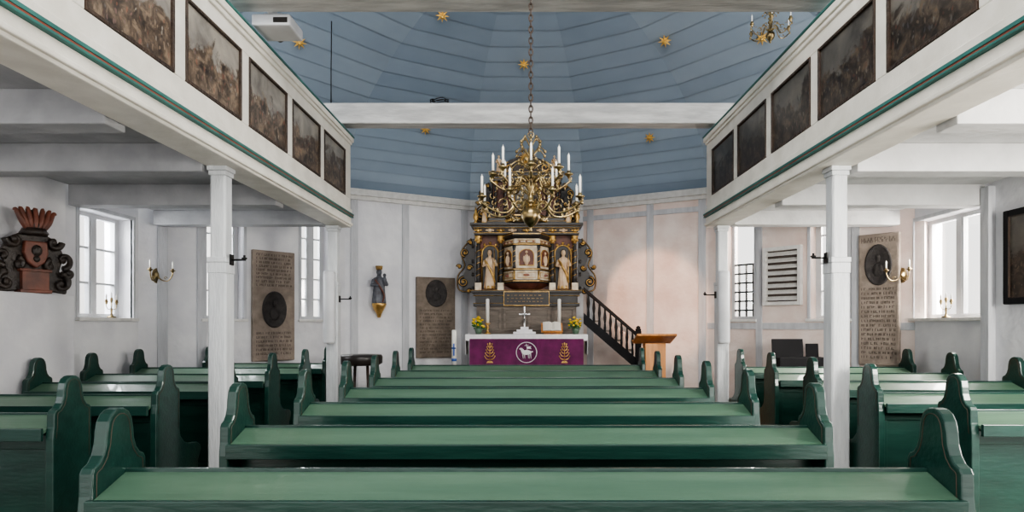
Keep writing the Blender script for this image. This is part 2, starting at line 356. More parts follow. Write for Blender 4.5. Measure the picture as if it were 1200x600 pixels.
# ------------------------------------------------------------ galleries
def gallery(sd,word):
    X=-2.15 if sd<0 else 2.2
    def bx(mb,a,b,*r):
        x0,x1=sorted((X+sd*a,X+sd*b)); return mb.box(x0,x1,*r)
    Y0,Y1=.3,7.3; PB,PT=2.945,3.465
    g=thing('gallery','white painted wooden gallery with picture parapet on the %s side'%word,'gallery',(X,Y1,2.55))
    p=MB(); bx(p,.03,.10,Y0,Y1,2.80,3.62); p.build('parapet','cream',g)
    fr=MB(); bx(fr,0,.03,Y0,Y1,2.80,PB-.012); bx(fr,0,.03,Y0,Y1,PT+.012,3.62)
    ys=[(7.08-.86*k-.72,7.08-.86*k) for k in range(7)]
    e=Y1
    for a,b in ys:
        bx(fr,0,.03,b+.012,e,PB-.012,PT+.012); e=a-.012
    fr.build('panel_frame','cream',g,bevel=.006)
    r=MB(); bx(r,-.035,.12,Y0,Y1+.02,3.62,3.675); bx(r,-.02,.11,Y0,Y1,3.585,3.62); r.build('top_rail','cream',g,bevel=.008)
    r=MB(); bx(r,-.042,.125,Y0,Y1+.03,3.675,3.695); r.build('rail_cap','teal',g,bevel=.006)
    bm=MB(); bx(bm,-.01,.24,Y0,Y1,2.58,2.70); bx(bm,-.03,0,Y0,Y1,2.60,2.632); bx(bm,-.02,.03,Y0,Y1,2.745,2.80); bm.build('edge_beam','cream',g,bevel=.008)
    t=MB(); bx(t,-.034,.06,Y0,Y1+.02,2.70,2.715); t.build('lower_moulding','teal',g,bevel=.004,label='teal painted moulding')
    t=MB(); bx(t,-.030,.05,Y0,Y1+.01,2.715,2.725); t.build('moulding_line','redline',g,label='thin red painted line')
    t=MB(); bx(t,-.036,.05,Y0,Y1+.02,2.725,2.745); t.build('moulding_bead','teal',g)
    poly=[(X+sd*.2,Y0),(sd*4.39,Y0),(sd*4.39,5.7),(sd*4.39,7.1),(sd*4.23,7.3),(X+sd*.2,7.3)]
    sm='soffit' if sd<0 else 'soffit_lit'
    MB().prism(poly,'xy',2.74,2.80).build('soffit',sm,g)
    x0,x1=sorted((X+sd*.1,sd*4.22)); MB().box(x0,x1,7.2,7.28,2.8,3.66).build('end_parapet','cream',g)
    for y,zz in ((1.2,2.54),(2.35,2.54),(3.48,2.54),(4.5,2.53),(5.8,2.54),(7.1,2.57)):
        x0,x1=sorted((X+sd*.245,sd*4.385)); MB().box(x0,x1,y-.09,y+.09,zz,2.74).build('cross_beam',sm,g,bevel=.008)
    names=['nearest the altar','second from the altar','third from the altar','fourth from the altar','fifth from the altar','mostly cut off at the frame top']
    for k,(a,b) in enumerate(ys[:6]):
        th=thing('painting','%s oil painting in the %s gallery parapet, %s'%('brown landscape' if sd<0 else 'very dark',word,names[k]),'painting',(X,(a+b)/2,2.89),0,'paintings in the %s gallery parapet'%word)
        c=MB(); bx(c,.012,.028,a+.012,b-.012,PB+.012,PT-.012); c.build('canvas','canvas' if sd<0 else 'canvas_dark',th)
        f=MB(); q=.010
        bx(f,-.006,.028,a-.008,a+q,PB-.01,PT+.01); bx(f,-.006,.028,b-q,b+.008,PB-.01,PT+.01); bx(f,-.006,.028,a+q,b-q,PB-.01,PB+q); bx(f,-.006,.028,a+q,b-q,PT-q,PT+.01)
        f.build('frame','darkwood',th,bevel=.003)
    return g
gallery(-1,'left'); gallery(1,'right')
def gpost(x,y,zt,lab):
    t=thing('post',lab,'post',(x,y,0))
    c=.012
    def oc(s_): return [(x-s_+c,y-s_),(x+s_-c,y-s_),(x+s_,y-s_+c),(x+s_,y+s_-c),(x+s_-c,y+s_),(x-s_+c,y+s_),(x-s_,y+s_-c),(x-s_,y-s_+c)]
    k=MB().prism(oc(.069),'xy',.12,1.78); k.prism(oc(.058),'xy',1.78,zt-.07); k.build('shaft','post',t,bevel=.004)
    MB().box(x-.08,x+.08,y-.08,y+.08,0,.12).build('base','post',t,bevel=.01)
    k=MB(); k.box(x-.065,x+.065,y-.065,y+.065,zt-.07,zt-.035); k.box(x-.074,x+.074,y-.074,y+.074,zt-.035,zt-.001); k.build('capital','post',t,bevel=.006)
    k=MB(); k.box(x-.074,x+.074,y-.074,y+.074,1.86,1.90); k.box(x-.071,x+.071,y-.071,y+.071,1.78,1.86); k.build('collar','post',t,bevel=.006)
gpost(-2.3,4.5,2.58,'tall white gallery post standing nearest on the left side'); gpost(-2.3,7.12,2.57,'far white gallery post on the left, with tube loudspeaker')
gpost(2.335,4.5,2.58,'tall white gallery post standing nearest on the right side'); gpost(2.325,7.12,2.57,'far white gallery post on the right, with tube loudspeaker')
for x,w in ((-2.3,'left'),(2.30,'right')):
    t=thing('column_speaker','white slim tube loudspeaker fixed to the far %s gallery post'%w,'loudspeaker',(x,6.98,1.15))
    MB().lathe([(.0,0),(.06,.005),(.068,.03),(.068,.82),(.06,.85),(0,.855)],(x,6.965,1.17),20).build('housing','plastic',t)
    MB().box(x-.02,x+.02,7.0,7.048,1.3,1.36).box(x-.02,x+.02,7.0,7.048,1.7,1.76).build('bracket','iron',t)
# ------------------------------------------------------------ pews
def end_profile():
    near=[(-.142,0),(-.142,.80),(-.134,.86),(-.132,.93),(-.122,.946),(-.100,.956),(-.082,.978),(-.070,1.012),(-.066,1.05),(-.058,1.083),(-.042,1.106),(-.02,1.118)]
    top=[(0,1.121)]
    far=[(-y,z) for y,z in near[2:][::-1]]
    rest=[(.132,.66),(.142,.60),(.19,.55),(.26,.525),(.36,.515),(.40,.49),(.41,.46),(.395,.42),(.37,.38),(.36,.12),(.40,.06),(.40,0)]
    return near+top+far+rest
EP=end_profile()
def inset(poly,d):
    n=len(poly); out=[]
    for i in range(n):
        p0=Vector(poly[i-1]);p=Vector(poly[i]);p2=Vector(poly[(i+1)%n])
        a=(p-p0).normalized(); b=(p2-p).normalized(); t=(a+b); 
        if t.length<1e-6: t=a
        t.normalize(); nn=Vector((t.y,-t.x)); out.append(p+nn*d)
    return out
_e=MB().prism(EP,'yz',-.022,.022).build('end_panel','green',bevel=.006); EM=_e.data; bpy.data.objects.remove(_e)
ins=inset(EP,.020)
_m=MB()
sel=[p for p in ins[1:26] if p.y>.6]
for sx in (-.0226,.0226): _m.tube([(sx,p.x,p.y) for p in sel],.0016,5)
_l=_m.build('painted_line','outline'); LM=_l.data; bpy.data.objects.remove(_l)
def make_pew(hw,label,group):
    r=thing('pew',label,'pew',(0,0,0),0,group)
    for sx in (-1,1):
        o=bpy.data.objects.new('end_panel',EM); col.objects.link(o); o.parent=r; o.location=(sx*hw,0,0)
        q=o.modifiers.new('b','BEVEL'); q.width=.006; q.segments=2; q.limit_method='ANGLE'; q.angle_limit=.7
        l=bpy.data.objects.new('painted_line',LM); col.objects.link(l); l.parent=o
    a=hw-.022
    b=MB(); b.box(-a,a,-.004,.018,.14,.885); n=max(2,round(hw*2/.62))
    b.box(-a,a,-.024,-.004,.72,.80).box(-a,a,-.024,-.004,.14,.24)
    for k in range(n+1):
        x=-a+.045+(2*a-.09)*k/n; b.box(x-.045,x+.045,-.024,-.004,.24,.72)
    b.build('backrest','green',r,world=False,bevel=.004)
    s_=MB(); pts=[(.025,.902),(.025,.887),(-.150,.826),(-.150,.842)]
    s_.prism(pts,'yz',-a,a); s_.build('book_rest','green_sheen',r,world=False,bevel=.003,label='sloping green book rest, sheen painted in as a lighter tone')
    l=MB(); l.box(-a,a,-.170,-.150,.79,.856); l.box(-a,a,.020,.040,.855,.912); l.build('ledge','green',r,world=False,bevel=.003)
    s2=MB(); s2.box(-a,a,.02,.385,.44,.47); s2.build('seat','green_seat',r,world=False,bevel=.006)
    f=MB(); f.box(-a,a,-.13,-.05,.08,.105); f.build('foot_rail','green',r,world=False,bevel=.004)
    return r
ordn=['nearest the camera','second from the camera','third from the camera','fourth from the camera','fifth from the camera','sixth from the camera','seventh and closest to the altar']
c0=make_pew(1.38,'long green central pew with sloping book rest, '+ordn[0],'central pews'); c0.location=(0,2.0,0)
for k in range(1,7):
    c=dup(c0); c.location=(0,2.0+.86*k,0); c['label']='long green central pew with sloping book rest, '+ordn[k]
sord=['first from the camera','second from the camera','third from the camera','fourth from the camera','fifth from the camera','sixth from the camera']
for k in range(6):
    xi=-2.5; xo=[-4.1,-4.1,-4.1,-4.28,-4.38,-3.98][k]; y=[3.27,4.14,5.01,5.88,6.75,7.5][k]
    c=make_pew((xi-xo)/2,'dark green side pew in the left aisle block, '+sord[k],'left side pews'); c.location=((xi+xo)/2,y,0)
for k in range(5):
    y=3.4+.86*k; xi=2.45; xo=[4.3,4.28,4.2,4.26,4.36][k]
    c=make_pew((xo-xi)/2,'sunlit green side pew in the right aisle block, '+sord[k],'right side pews'); c.location=((xi+xo)/2,y,0)
cu=MB(); cu.box(-2.82,-2.56,4.22,4.48,.472,.515); o=cu.build('seat_cushion','red_cloth',bevel=.015); tag(o,'small red cushion lying on the seat end of a left side pew','cushion')
# ------------------------------------------------------------ lights with candles
def candle_parts(parent,loc,h=.13,r=.011,pan=.035):
    x,y,z=loc
    MB().lathe([(.006,-.02),(.012,-.01),(pan*.5,0),(pan,.006),(pan*1.05,.014),(pan*.5,.008),(.014,.012),(.014,.035),(.011,.035)],(x,y,z),14).build('drip_pan','brass',parent,world=False)
    MB().lathe([(r,.02),(r,h),(r*.6,h+.006),(.0015,h+.012),(.0015,h+.02)],(x,y,z),10).build('candle','wax',parent,world=False)
def arm_path(r0,R,z0,zp):
    d=zp-z0
    return spline([(r0,0,z0),(r0+(R-r0)*.22,0,z0+d*.1+.03),(r0+(R-r0)*.42,0,z0-.05),(r0+(R-r0)*.72,0,z0-.055+d*.1),(R+.01,0,z0+d*.35-.01),(R+.012,0,zp-.045),(R,0,zp-.015)],5)
def chandelier(loc,label,sc=1.0,tiers=(),chain_to=None,sprays=((.25,.15,8),(.45,.12,8),(.58,.12,8))):
    t=thing('chandelier',label,'chandelier',loc)
    prof=[(0,0),(.008,.005),(.013,.02),(.006,.03),(.022,.045),(.048,.07),(.066,.105),(.071,.13),(.062,.16),(.038,.19),(.024,.205),(.045,.215),(.045,.23),(.024,.245),(.018,.28),(.032,.32),(.042,.345),(.022,.375),(.018,.39),(.038,.40),(.038,.41),(.018,.425),(.015,.47),(.030,.50),(.025,.53),(.012,.57),(.024,.60),(.012,.63),(.010,.70)]
    MB().lathe([(r*sc,z*sc) for r,z in prof],n=20).build('stem','brass',t,world=False)
    MB().tube([(.022*sc*math.cos(a),0,.72*sc+.022*sc*math.sin(a)) for a in [2*PI*i/14 for i in range(14)]],.004*sc,6,closed=True).build('hook_ring','brass',t,world=False)
    for R,z0,zp,n,ph,ch in tiers:
        first=None
        for k in range(n):
            if first is None:
                mb=MB(); P=arm_path(.03*sc,R*sc,z0*sc,zp*sc); mb.tube(P,[.0078*sc if i<len(P)-6 else .006*sc for i in range(len(P))],7)
                cx_,cz=R*.55*sc,(z0+.01)*sc
                sp=[(cx_+(.042-.0033*i)*sc*math.cos(i*.55),0,cz+(.042-.0033*i)*sc*math.sin(i*.55)) for i in range(11)]
                mb.tube(sp,.0046*sc,6); sp=[(cx_*1.0-.05*sc+(.028-.0028*i)*sc*math.cos(3-i*.6),0,cz+.05*sc+(.028-.0028*i)*sc*math.sin(3-i*.6)) for i in range(9)]
                mb.tube(sp,.0040*sc,6); mb.ell((cx_+.05*sc,0,cz-.055*sc),(.013*sc,.006*sc,.017*sc),8); mb.ell((R*.9*sc,0,(z0-.045)*sc),(.008*sc,.006*sc,.016*sc),8)
                sp=[(R*.78*sc+(.026-.0026*i)*sc*math.cos(1-i*.6),0,(z0+.05)*sc+(.026-.0026*i)*sc*math.sin(1-i*.6)) for i in range(9)]; mb.tube(sp,.0036*sc,6)
                for q in (.35,.5,.65):
                    e=P[int(len(P)*q)]; mb.tube([tuple(e),(e.x+.012*sc,0,e.z+.022*sc),(e.x+.006*sc,0,e.z+.034*sc)],[.005*sc,.006*sc,.001*sc],5)
                a=mb.build('arm','brass',t,world=False); candle_parts(a,(R*sc,0,zp*sc),ch*sc,.0088*sc,.032*sc); first=a
            else: a=dup(first,t)
            a.rotation_euler=(0,0,ph+2*PI*k/n)
    for zz,rr,nn in sprays:
        for k in range(nn):
            mb=MB()
            a=2*PI*(k+.5)/nn; P=spline([(.012*math.cos(a)*sc,.012*math.sin(a)*sc,zz*sc),(rr*.6*math.cos(a)*sc,rr*.6*math.sin(a)*sc,(zz+.06)*sc),(rr*math.cos(a)*sc,rr*math.sin(a)*sc,(zz+.02)*sc)],4)
            mb.tube(P,.0042*sc,6); e=P[-1]; mb.ell(tuple(e),(.012*sc,.012*sc,.014*sc),8)
            q=P[4]; mb.ell(tuple(q),(.010*sc,.010*sc,.016*sc),8)
            mb.build('ornament_spray','brass',t,world=False)
    if chain_to:
        mb=MB(); z=.745*sc; H=chain_to-loc[2]; k=0; L=.045
        while z<H-.005:
            pts=[]
            for i in range(12):
                a=2*PI*i/12; w=.014*math.cos(a); h=.027*math.sin(a)
                pts.append((w,0,z+h) if k%2==0 else (0,w,z+h))
            mb.tube(pts,.0055,5,closed=True); z+=L-.003; k+=1
        mb.build('chain','darkwood',t,world=False)
    return t
chandelier((.032,4.42,2.08),'large brass candle chandelier hanging on a long chain before the altar',1.0,((.38,.19,.225,8,PI/8,.15),(.28,.37,.42,8,0,.15)),3.81,((.27,.17,8),(.46,.16,8),(.56,.12,6),(.64,.08,6)))
chandelier((2.45,6.0,4.22),'small brass chandelier hanging above the right gallery',.62,((.33,.20,.26,6,.2,.15),),5.05)
def sconce(loc,rz,label,arms=2,sc=1.0):
    t=thing('wall_sconce',label,'sconce',loc,rz)
    T=Matrix.Rotation(PI/2,4,'X')@Matrix.Diagonal((.8,1.5,1,1))
    MB().lathe([(.0,0),(.055,0),(.06,.008),(.04,.014),(.045,.02),(.02,.03),(.012,.05),(0,.055)],(0,0,0),18,T=T).build('back_plate','brass',t,world=False)
    for k in range(arms):
        a=(k-(arms-1)/2)*1.2; d=(math.sin(a),-math.cos(a))
        P=spline([(0,-.03,0),(d[0]*.06*sc,-.03+d[1]*.05*sc,-.05*sc),(d[0]*.14*sc,-.02+d[1]*.13*sc,-.06*sc),(d[0]*.19*sc,-.02+d[1]*.18*sc,-.01*sc),(d[0]*.2*sc,-.02+d[1]*.19*sc,.03*sc)],5)
        mb=MB(); mb.tube(P,.007,7); c=P[8]; mb.tube([(c.x+.02*math.cos(i*.6)*(1-i/12),c.y,c.z+.035+.02*math.sin(i*.6)*(1-i/12)) for i in range(10)],.004,6)
        o=mb.build('arm','brass',t,world=False); e=P[-1]; candle_parts(o,(e.x,e.y,e.z+.015),.11,.009,.03)
    return t
sg=S['left_choir']; sconce(sg.at(sg.u(183),.0,1.98),sg.rz,'brass two-armed candle sconce on the wall beside the left window',2,1.05)
sg=S['right_choir']; sconce(sg.at(sg.u(1058),.0,1.98),sg.rz,'brass two-armed candle sconce on the wall beside the right window',2,1.05)
def iron_bracket(x,y,z,sd,lab,m,L=.14):
    t=thing('post_bracket',lab,'bracket',(x,y,z))
    MB().box(min(x,x+sd*.010),max(x,x+sd*.010),y-.025,y+.025,z-.04,z+.04).build('plate',m,t)
    MB().tube([(x+sd*.01,y,z),(x+sd*L,y,z)],.007,8).lathe([(.008,0),(.020,.008),(.020,.016),(.008,.02),(.008,.035)],(x+sd*(L-.01),y,z),12).build('arm',m,t)
iron_bracket(-2.3+.0695,7.12,1.7,1,'small black bracket on the far left gallery post','iron'); iron_bracket(2.325-.0695,7.12,1.75,-1,'small black bracket on the far right gallery post','iron')
iron_bracket(-2.3+.0745,4.5,1.885,1,'small thin bracket on the nearest left gallery post','iron',.11); iron_bracket(2.335-.0745,4.5,1.90,-1,'small thin bracket on the nearest right gallery post','iron',.11)
def sill_candelabra(loc,w):
    t=thing('candelabrum','small brass three-branched candelabrum on the %s window sill'%w,'candle holder',loc)
    MB().lathe([(0,0),(.045,.0),(.045,.008),(.015,.02),(.008,.05),(.012,.08),(.006,.1),(.006,.16)]).build('stem','brass',t,world=False)
    for a in (-1,0,1):
        P=spline([(0,0,.10),(0,a*.05,.09),(0,a*.08,.12),(0,a*.08,.15)],4) if a else [(0,0,.15),(0,0,.17)]
        o=MB().tube(P,.004,6).build('arm','brass',t,world=False); e=P[-1]; candle_parts(o,(e[0],e[1],e[2]+.01),.08,.007,.018)
sill_candelabra((-4.53,6.52,1.473),'left'); sill_candelabra((4.53,6.45,1.473),'right')
# ------------------------------------------------------------ altar
step=MB().box(-1.2,1.2,8.4,9.84,0,.2).build('altar_step','greywood',bevel=.01); tag(step,'low step carrying the altar and altarpiece','step')
al=thing('altar','stone altar block hidden beneath white and purple cloths','altar',(0,9.03,.2))
MB().box(-.82,.82,8.87,9.2,.2,1.18).build('block','greywood',al); MB().box(-.86,.86,8.84,9.22,1.18,1.235).build('altar_slab','greywood',al,bevel=.008)
cl=MB(); cl.box(-.90,.90,8.82,9.22,1.236,1.25)
n=60
vs=[];fs=[]
for i in range(n+1):
    x=-.90+1.8*i/n; y=8.815-.004*math.sin(i*1.3); vs+= [(x,8.82,1.25),(x,y,1.165-.010*(i%2)),(x,y+.004,1.165-.010*(i%2)),(x,8.824,1.25)]
for i in range(n): a=4*i; fs+=[(a,a+4,a+5,a+1),(a+2,a+6,a+7,a+3)]
cl.add(vs,fs)
for sx in (-1,1): cl.box(min(sx*.90,sx*.905),max(sx*.90,sx*.905),8.82,9.22,.95,1.25)
tag(cl.build('altar_cloth','cloth'),'white linen cloth with scalloped edge covering the altar top','cloth')
an=thing('antependium','plum purple velvet altar frontal with gold emblems and white lamb','altar frontal',(0,8.80,.21))
fr=MB(); vs=[];fs=[]; n=80
for i in range(n+1):
    x=-.84+1.68*i/n; y=8.806+.004*math.sin(i*.9); vs+=[(x,y,1.185),(x,y-.004,.205),(x,y+.006,.205),(x,y+.006,1.185)]
for i in range(n): a=4*i; fs+=[(a,a+4,a+5,a+1),(a+1,a+5,a+6,a+2),(a+2,a+6,a+7,a+3),(a+3,a+7,a+4,a)]
fr.add(vs,fs,True).build('velvet','purple',an)
MB().tube([(.15*math.cos(a),8.797,.985+.15*math.sin(a)) for a in [2*PI*i/32 for i in range(32)]],.006,6,closed=True).build('emblem_ring','cloth',an)
lb=MB(); y=8.793
lb.ell((.0,y,.985),(.075,.008,.036),14).ell((-.082,y,1.035),(.028,.008,.018),10).ell((-.06,y,1.01),(.026,.007,.03),10).ell((.08,y,.995),(.02,.006,.010),8)
for x in (-.055,-.03,.035,.06): lb.tube([(x,y,.965),(x+.006,y,.895)],[.009,.004],6)
lb.tube([(.03,y-.004,.90),(-.005,y-.004,1.115)],.004,6).tube([(-.03,y-.004,1.085),(.03,y-.004,1.095)],.004,5); lb.prism([(.0,1.075),(.07,1.075),(.06,1.055),(.075,1.035),(.005,1.04)],'xz',y-.006,y)
lb.build('lamb_emblem','cloth',an)
for sx in (-.54,.56):
    w=MB(); w.tube([(sx,y+.004,.85),(sx,y+.004,1.10)],.006,5); w.ell((sx,y+.004,1.11),(.014,.005,.024),6)
    for q in range(5):
        zz=.90+q*.045; L=.075-.011*q
        for s_ in (-1,1):
            w.tube(spline([(sx,y+.004,zz-.02),(sx+s_*L*.6,y+.004,zz-.012),(sx+s_*L,y+.004,zz+.025)],4),[.004,.006,.008,.009,.009,.008,.006,.004,.002],5); w.ell((sx+s_*L,y+.004,zz+.03),(.010,.005,.012),6)
    w.prism([(sx-.05,.83),(sx+.05,.83),(sx+.03,.86),(sx-.03,.86)],'xz',y,y+.008); w.build('tree_emblem','gold',an)
AZ=1.251
def altar_candle(x,yy,w):
    t=thing('altar_candle','tall white altar candle in a gold holder, %s of the cross'%w,'candle',(x,yy,AZ))
    MB().lathe([(0,0),(.05,0),(.05,.012),(.02,.03),(.012,.07),(.025,.10),(.012,.13),(.04,.16),(.04,.17),(.01,.172)]).build('holder','gold',t,world=False)
    MB().lathe([(.026,.17),(.026,.52),(.02,.535),(.003,.54)],n=14).build('wax_candle','wax',t,world=False); MB().tube([(0,0,.53),(0,0,.56)],.002,5).build('wick','black',t,world=False)
altar_candle(-.59,9.05,'left'); altar_candle(.50,9.13,'right')
c=thing('altar_cross','silver altar cross on a stepped white base','cross',(-.03,9.05,AZ))
k=MB(); k.box(-.17,.17,-.06,.06,0,.035).box(-.12,.12,-.045,.045,.035,.07).box(-.06,.06,-.03,.03,.07,.11); k.build('base','cloth',c,world=False,bevel=.004)
k=MB(); k.box(-.012,.012,-.01,.01,.11,.42).box(-.085,.085,-.01,.01,.29,.314); k.build('cross','silver',c,world=False,bevel=.003)
k=MB(); k.tube([(0,-.018,.16),(0,-.02,.24),(0,-.02,.29)],[.006,.011,.013],8).ell((0,-.022,.325),.013,8).tube([(-.07,-.018,.315),(0,-.02,.29),(.07,-.018,.315)],.005,6); k.build('figure','silver',c,world=False)
b=thing('open_book','open book on a wooden altar book stand, right of the cross','book',(.38,8.94,AZ))
MB().box(-.16,.16,-.10,.10,-.012,0,T=Matrix.Translation((0,.012,.10))@Matrix.Rotation(.75,4,'X')).box(-.12,.12,-.07,.07,0,.012).box(-.01,.01,.03,.05,.0,.13).build('book_stand','orange_wood',b,world=False)
T2=Matrix.Translation((0,.0,.115))@Matrix.Rotation(.75,4,'X')
for sx in (-1,1):
    pg=MB().prism([(0,.0),(sx*.04,.02),(sx*.10,.014),(sx*.135,.004),(sx*.135,0)],'xz',-.09,.09,T=T2); pg.build('pages','paper',b,world=False)
def flowers(x,w):
    t=thing('flower_pot','yellow flowers in a green pot on the %s end of the altar'%w,'flowers',(x,8.98,AZ))
    MB().lathe([(.0,0),(.04,0),(.055,.05),(.06,.09),(.052,.09),(.04,.06)]).build('pot','pot',t,world=False)
    f=MB(); y_=MB(); random.seed(int(x*10)+50)
    for i in range(26):
        a=random.random()*2*PI; r=random.random()*.10; h=.13+random.random()*.13-(r*.4)
        f.tube([(0,0,.08),(r*.5*math.cos(a),r*.5*math.sin(a),h*.7),(r*math.cos(a),r*math.sin(a),h)],.003,4); f.ell((r*1.1*math.cos(a+.4),r*1.1*math.sin(a+.4),h*.75),(.026,.018,.01),6)
        y_.ell((r*math.cos(a),r*math.sin(a),h+.005),(.022,.022,.014),7)
    f.build('foliage','leaf',t,world=False); y_.build('blossoms','yellow',t,world=False)
flowers(-.72,'left'); flowers(.74,'right')
p=thing('paschal_candle','thick white candle with blue motif on a floor stand left of the altar','candle',(-1.06,8.75,.2))
MB().lathe([(0,0),(.13,0),(.13,.02),(.03,.05),(.02,.1),(.02,.5),(.06,.58),(.06,.60),(0,.6)]).build('stand','iron',p,world=False)
MB().lathe([(.035,.6),(.035,1.10),(.03,1.115),(.002,1.118)],n=18).build('wax_candle','wax',p,world=False)
MB().box(-.012,.012,-.04,-.034,.74,.92).box(-.03,.03,-.04,-.034,.84,.862).lathe([(.0362,.66),(.0362,.70)],n=18).build('motif','blue_paint',p,world=False)
# ------------------------------------------------------------ altarpiece with pulpit
AP=thing('altarpiece','tall carved black and gilded altarpiece with built-in pulpit and columns','altarpiece',(0,9.6,.2))
Yb=9.35
MB().box(-.80,.80,Yb,9.82,.2,1.26).build('plinth','greywood',AP)
pr=MB(); pr.box(-.78,.78,Yb,9.80,1.26,1.68)
for x0,x1 in ((-.75,-.40),(-.36,-.02),(.02,.36),(.40,.75)):
    pr.box(x0,x1,Yb-.02,Yb,1.30,1.335).box(x0,x1,Yb-.02,Yb,1.625,1.66).box(x0,x0+.035,Yb-.02,Yb,1.335,1.625).box(x1-.035,x1,Yb-.02,Yb,1.335,1.625)
pr.build('predella','greywood',AP,bevel=.004)
def mould(name,z,hw,steps,m,y0=Yb):
    mb=MB()
    for dz0,dz1,o in steps: mb.box(-hw-o,hw+o,y0-o,9.8,z+dz0,z+dz1)
    return mb.build(name,m,AP,bevel=.005)
mould('base_cornice',1.68,.80,((0,.05,.03),(.05,.17,0),(.17,.21,.03),(.21,.25,.06)),'black')
mould('base_gilding',1.68,.80,((.045,.052,.036),(.165,.172,.036),(.246,.254,.066)),'gold')
ins_=MB(); ins_.box(-.35,.35,Yb-.07,Yb-.005,1.69,1.91); ins_.build('inscription_panel','black',AP,bevel=.004)
g=MB(); g.box(-.355,.355,Yb-.075,Yb-.07,1.69,1.697).box(-.355,.355,Yb-.075,Yb-.07,1.903,1.91).box(-.355,-.348,Yb-.075,Yb-.07,1.697,1.903).box(.348,.355,Yb-.075,Yb-.07,1.697,1.903); g.build('panel_border','gold',AP)
g=MB(); random.seed(3)
for r_ in range(3):
    x=-.30
    while x<.29:
        w_=random.uniform(.02,.06); 
        if x+w_>.30: break
        for q in range(int(w_/.014)): g.box(x+q*.014,x+q*.014+.004,Yb-.073,Yb-.07,1.745+r_*.048,1.763+r_*.048)
        g.box(x,x+w_-.004,Yb-.0725,Yb-.07,1.753+r_*.048,1.756+r_*.048); x+=w_+.022
g.build('gold_lettering','dull_gold',AP)
zb,zt=1.93,2.80
bk=MB(); bk.box(-.76,.76,Yb+.12,9.8,zb,zt); bk.build('back_board','redwood',AP)
for sx in (-1,1):
    nc=MB()
    c0_=sx*.575
    arc=[(c0_+.13*math.cos(a),Yb+.11,2.52+.13*math.sin(a)) for a in [PI*i/12 for i in range(13)]]
    nc.tube([(c0_+.13,Yb+.11,1.98)]+arc+[(c0_-.13,Yb+.11,1.98)],.014,6)
    for i in range(5):
        a=PI*(i+.5)/5; nc.ell((c0_+.155*math.cos(a),Yb+.11,2.53+.155*math.sin(a)),(.025,.02,.025),8)
    nc.build('niche_moulding','gold',AP)
    MB().prism([(c0_-.115,1.96),(c0_+.115,1.96)]+[(c0_+.115*math.cos(a),2.52+.115*math.sin(a)) for a in [PI*i/10 for i in range(11)]],'xz',Yb+.112,Yb+.12).build('niche_ground','black',AP)
for x in (-.755,-.405,.405,.755):
    y_=Yb+.02
    MB().box(x-.05,x+.05,y_-.05,y_+.05,zb,zb+.12).build('column_pedestal','marble',AP,bevel=.004)
    MB().lathe([(.048,0),(.05,.02),(.036,.035),(.036,.12),(.042,.14),(.042,.155),(.033,.17),(.034,.30),(.030,.60),(.036,.61)],(x,y_,zb+.12),16).build('column','black' ,AP)
    q=MB(); q.lathe([(.030,0),(.032,.02),(.045,.05),(.055,.085),(.05,.09),(.06,.10),(.06,.12)],(x,y_,zb+.735),12)
    for k in range(8):
        a=2*PI*k/8; q.ell((x+.045*math.cos(a),y_+.045*math.sin(a),zb+.79),(.014,.014,.025),6)
    q.build('capital','gold',AP)
    sp=[(x+.036*math.cos(i*.5),y_+.036*math.sin(i*.5),zb+.17+i*.0075) for i in range(72)]; q=MB().tube(sp,.006,5)
    q.build('column_vine','gold',AP)
def statue(parent,name,x,y,z,h,m,mg,arm=1,staff=False):
    k=h/.62; mb=MB()
    mb.lathe([(.0,0),(.085*k,.0),(.088*k,.03*k),(.075*k,.15*k),(.066*k,.27*k),(.06*k,.33*k),(.07*k,.40*k),(.078*k,.45*k),(.06*k,.485*k),(.026*k,.50*k),(.024*k,.53*k)],(x,y,z),28,fold=.09,fn=8,sy=.75)
    mb.ell((x,y-.008*k,z+.565*k),(.037*k,.042*k,.05*k),14); mb.ell((x,y-.05*k,z+.56*k),(.008*k,.01*k,.01*k),6)
    mb.tube([(x-.07*k,y,z+.45*k),(x-.10*k,y-.01*k,z+.36*k),(x-.04*k,y-.08*k,z+.34*k+arm*.03*k)],[.028*k,.024*k,.015*k],8)
    mb.tube([(x+.07*k,y,z+.45*k),(x+.105*k,y-.02*k,z+.37*k),(x+.07*k,y-.09*k,z+.36*k+arm*.07*k)],[.028*k,.024*k,.015*k],8)
    o=mb.build(name,m,parent,remesh=.006*max(k,.9))
    hr=MB(); hr.ell((x,y+.008*k,z+.578*k),(.043*k,.042*k,.048*k),12).ell((x,y+.03*k,z+.53*k),(.04*k,.02*k,.05*k),10); hr.build('hair','darkwood',o)
    if staff: MB().tube([(x+.075*k,y-.09*k,z),(x+.075*k,y-.09*k,z+.62*k)],.006*k,6).build('staff','gold',o)
    sash=spline([(x-.075*k,y-.02,z+.45*k),(x-.02*k,y-.066*k,z+.36*k),(x+.05*k,y-.065*k,z+.22*k),(x+.08*k,y-.03*k,z+.10*k)],5); MB().tube(sash,.018*k,6).build('sash',mg,o)
    MB().lathe([(.087*k,0),(.090*k,.025*k),(.084*k,.05*k)],(x,y,z+.002),20,sy=.76).build('robe_hem',mg,o); return o
statue(AP,'statue',-.575,Yb+.0,1.95,.62,'flesh','gold',1,True); statue(AP,'statue',.575,Yb+.0,1.95,.62,'flesh','gold',0,True)
NS=3
def hoct(R,yc=Yb+.12): return [(R*math.cos(a),yc+R*math.sin(a)*1.05) for a in [PI+PI*i/NS for i in range(NS+1)]]
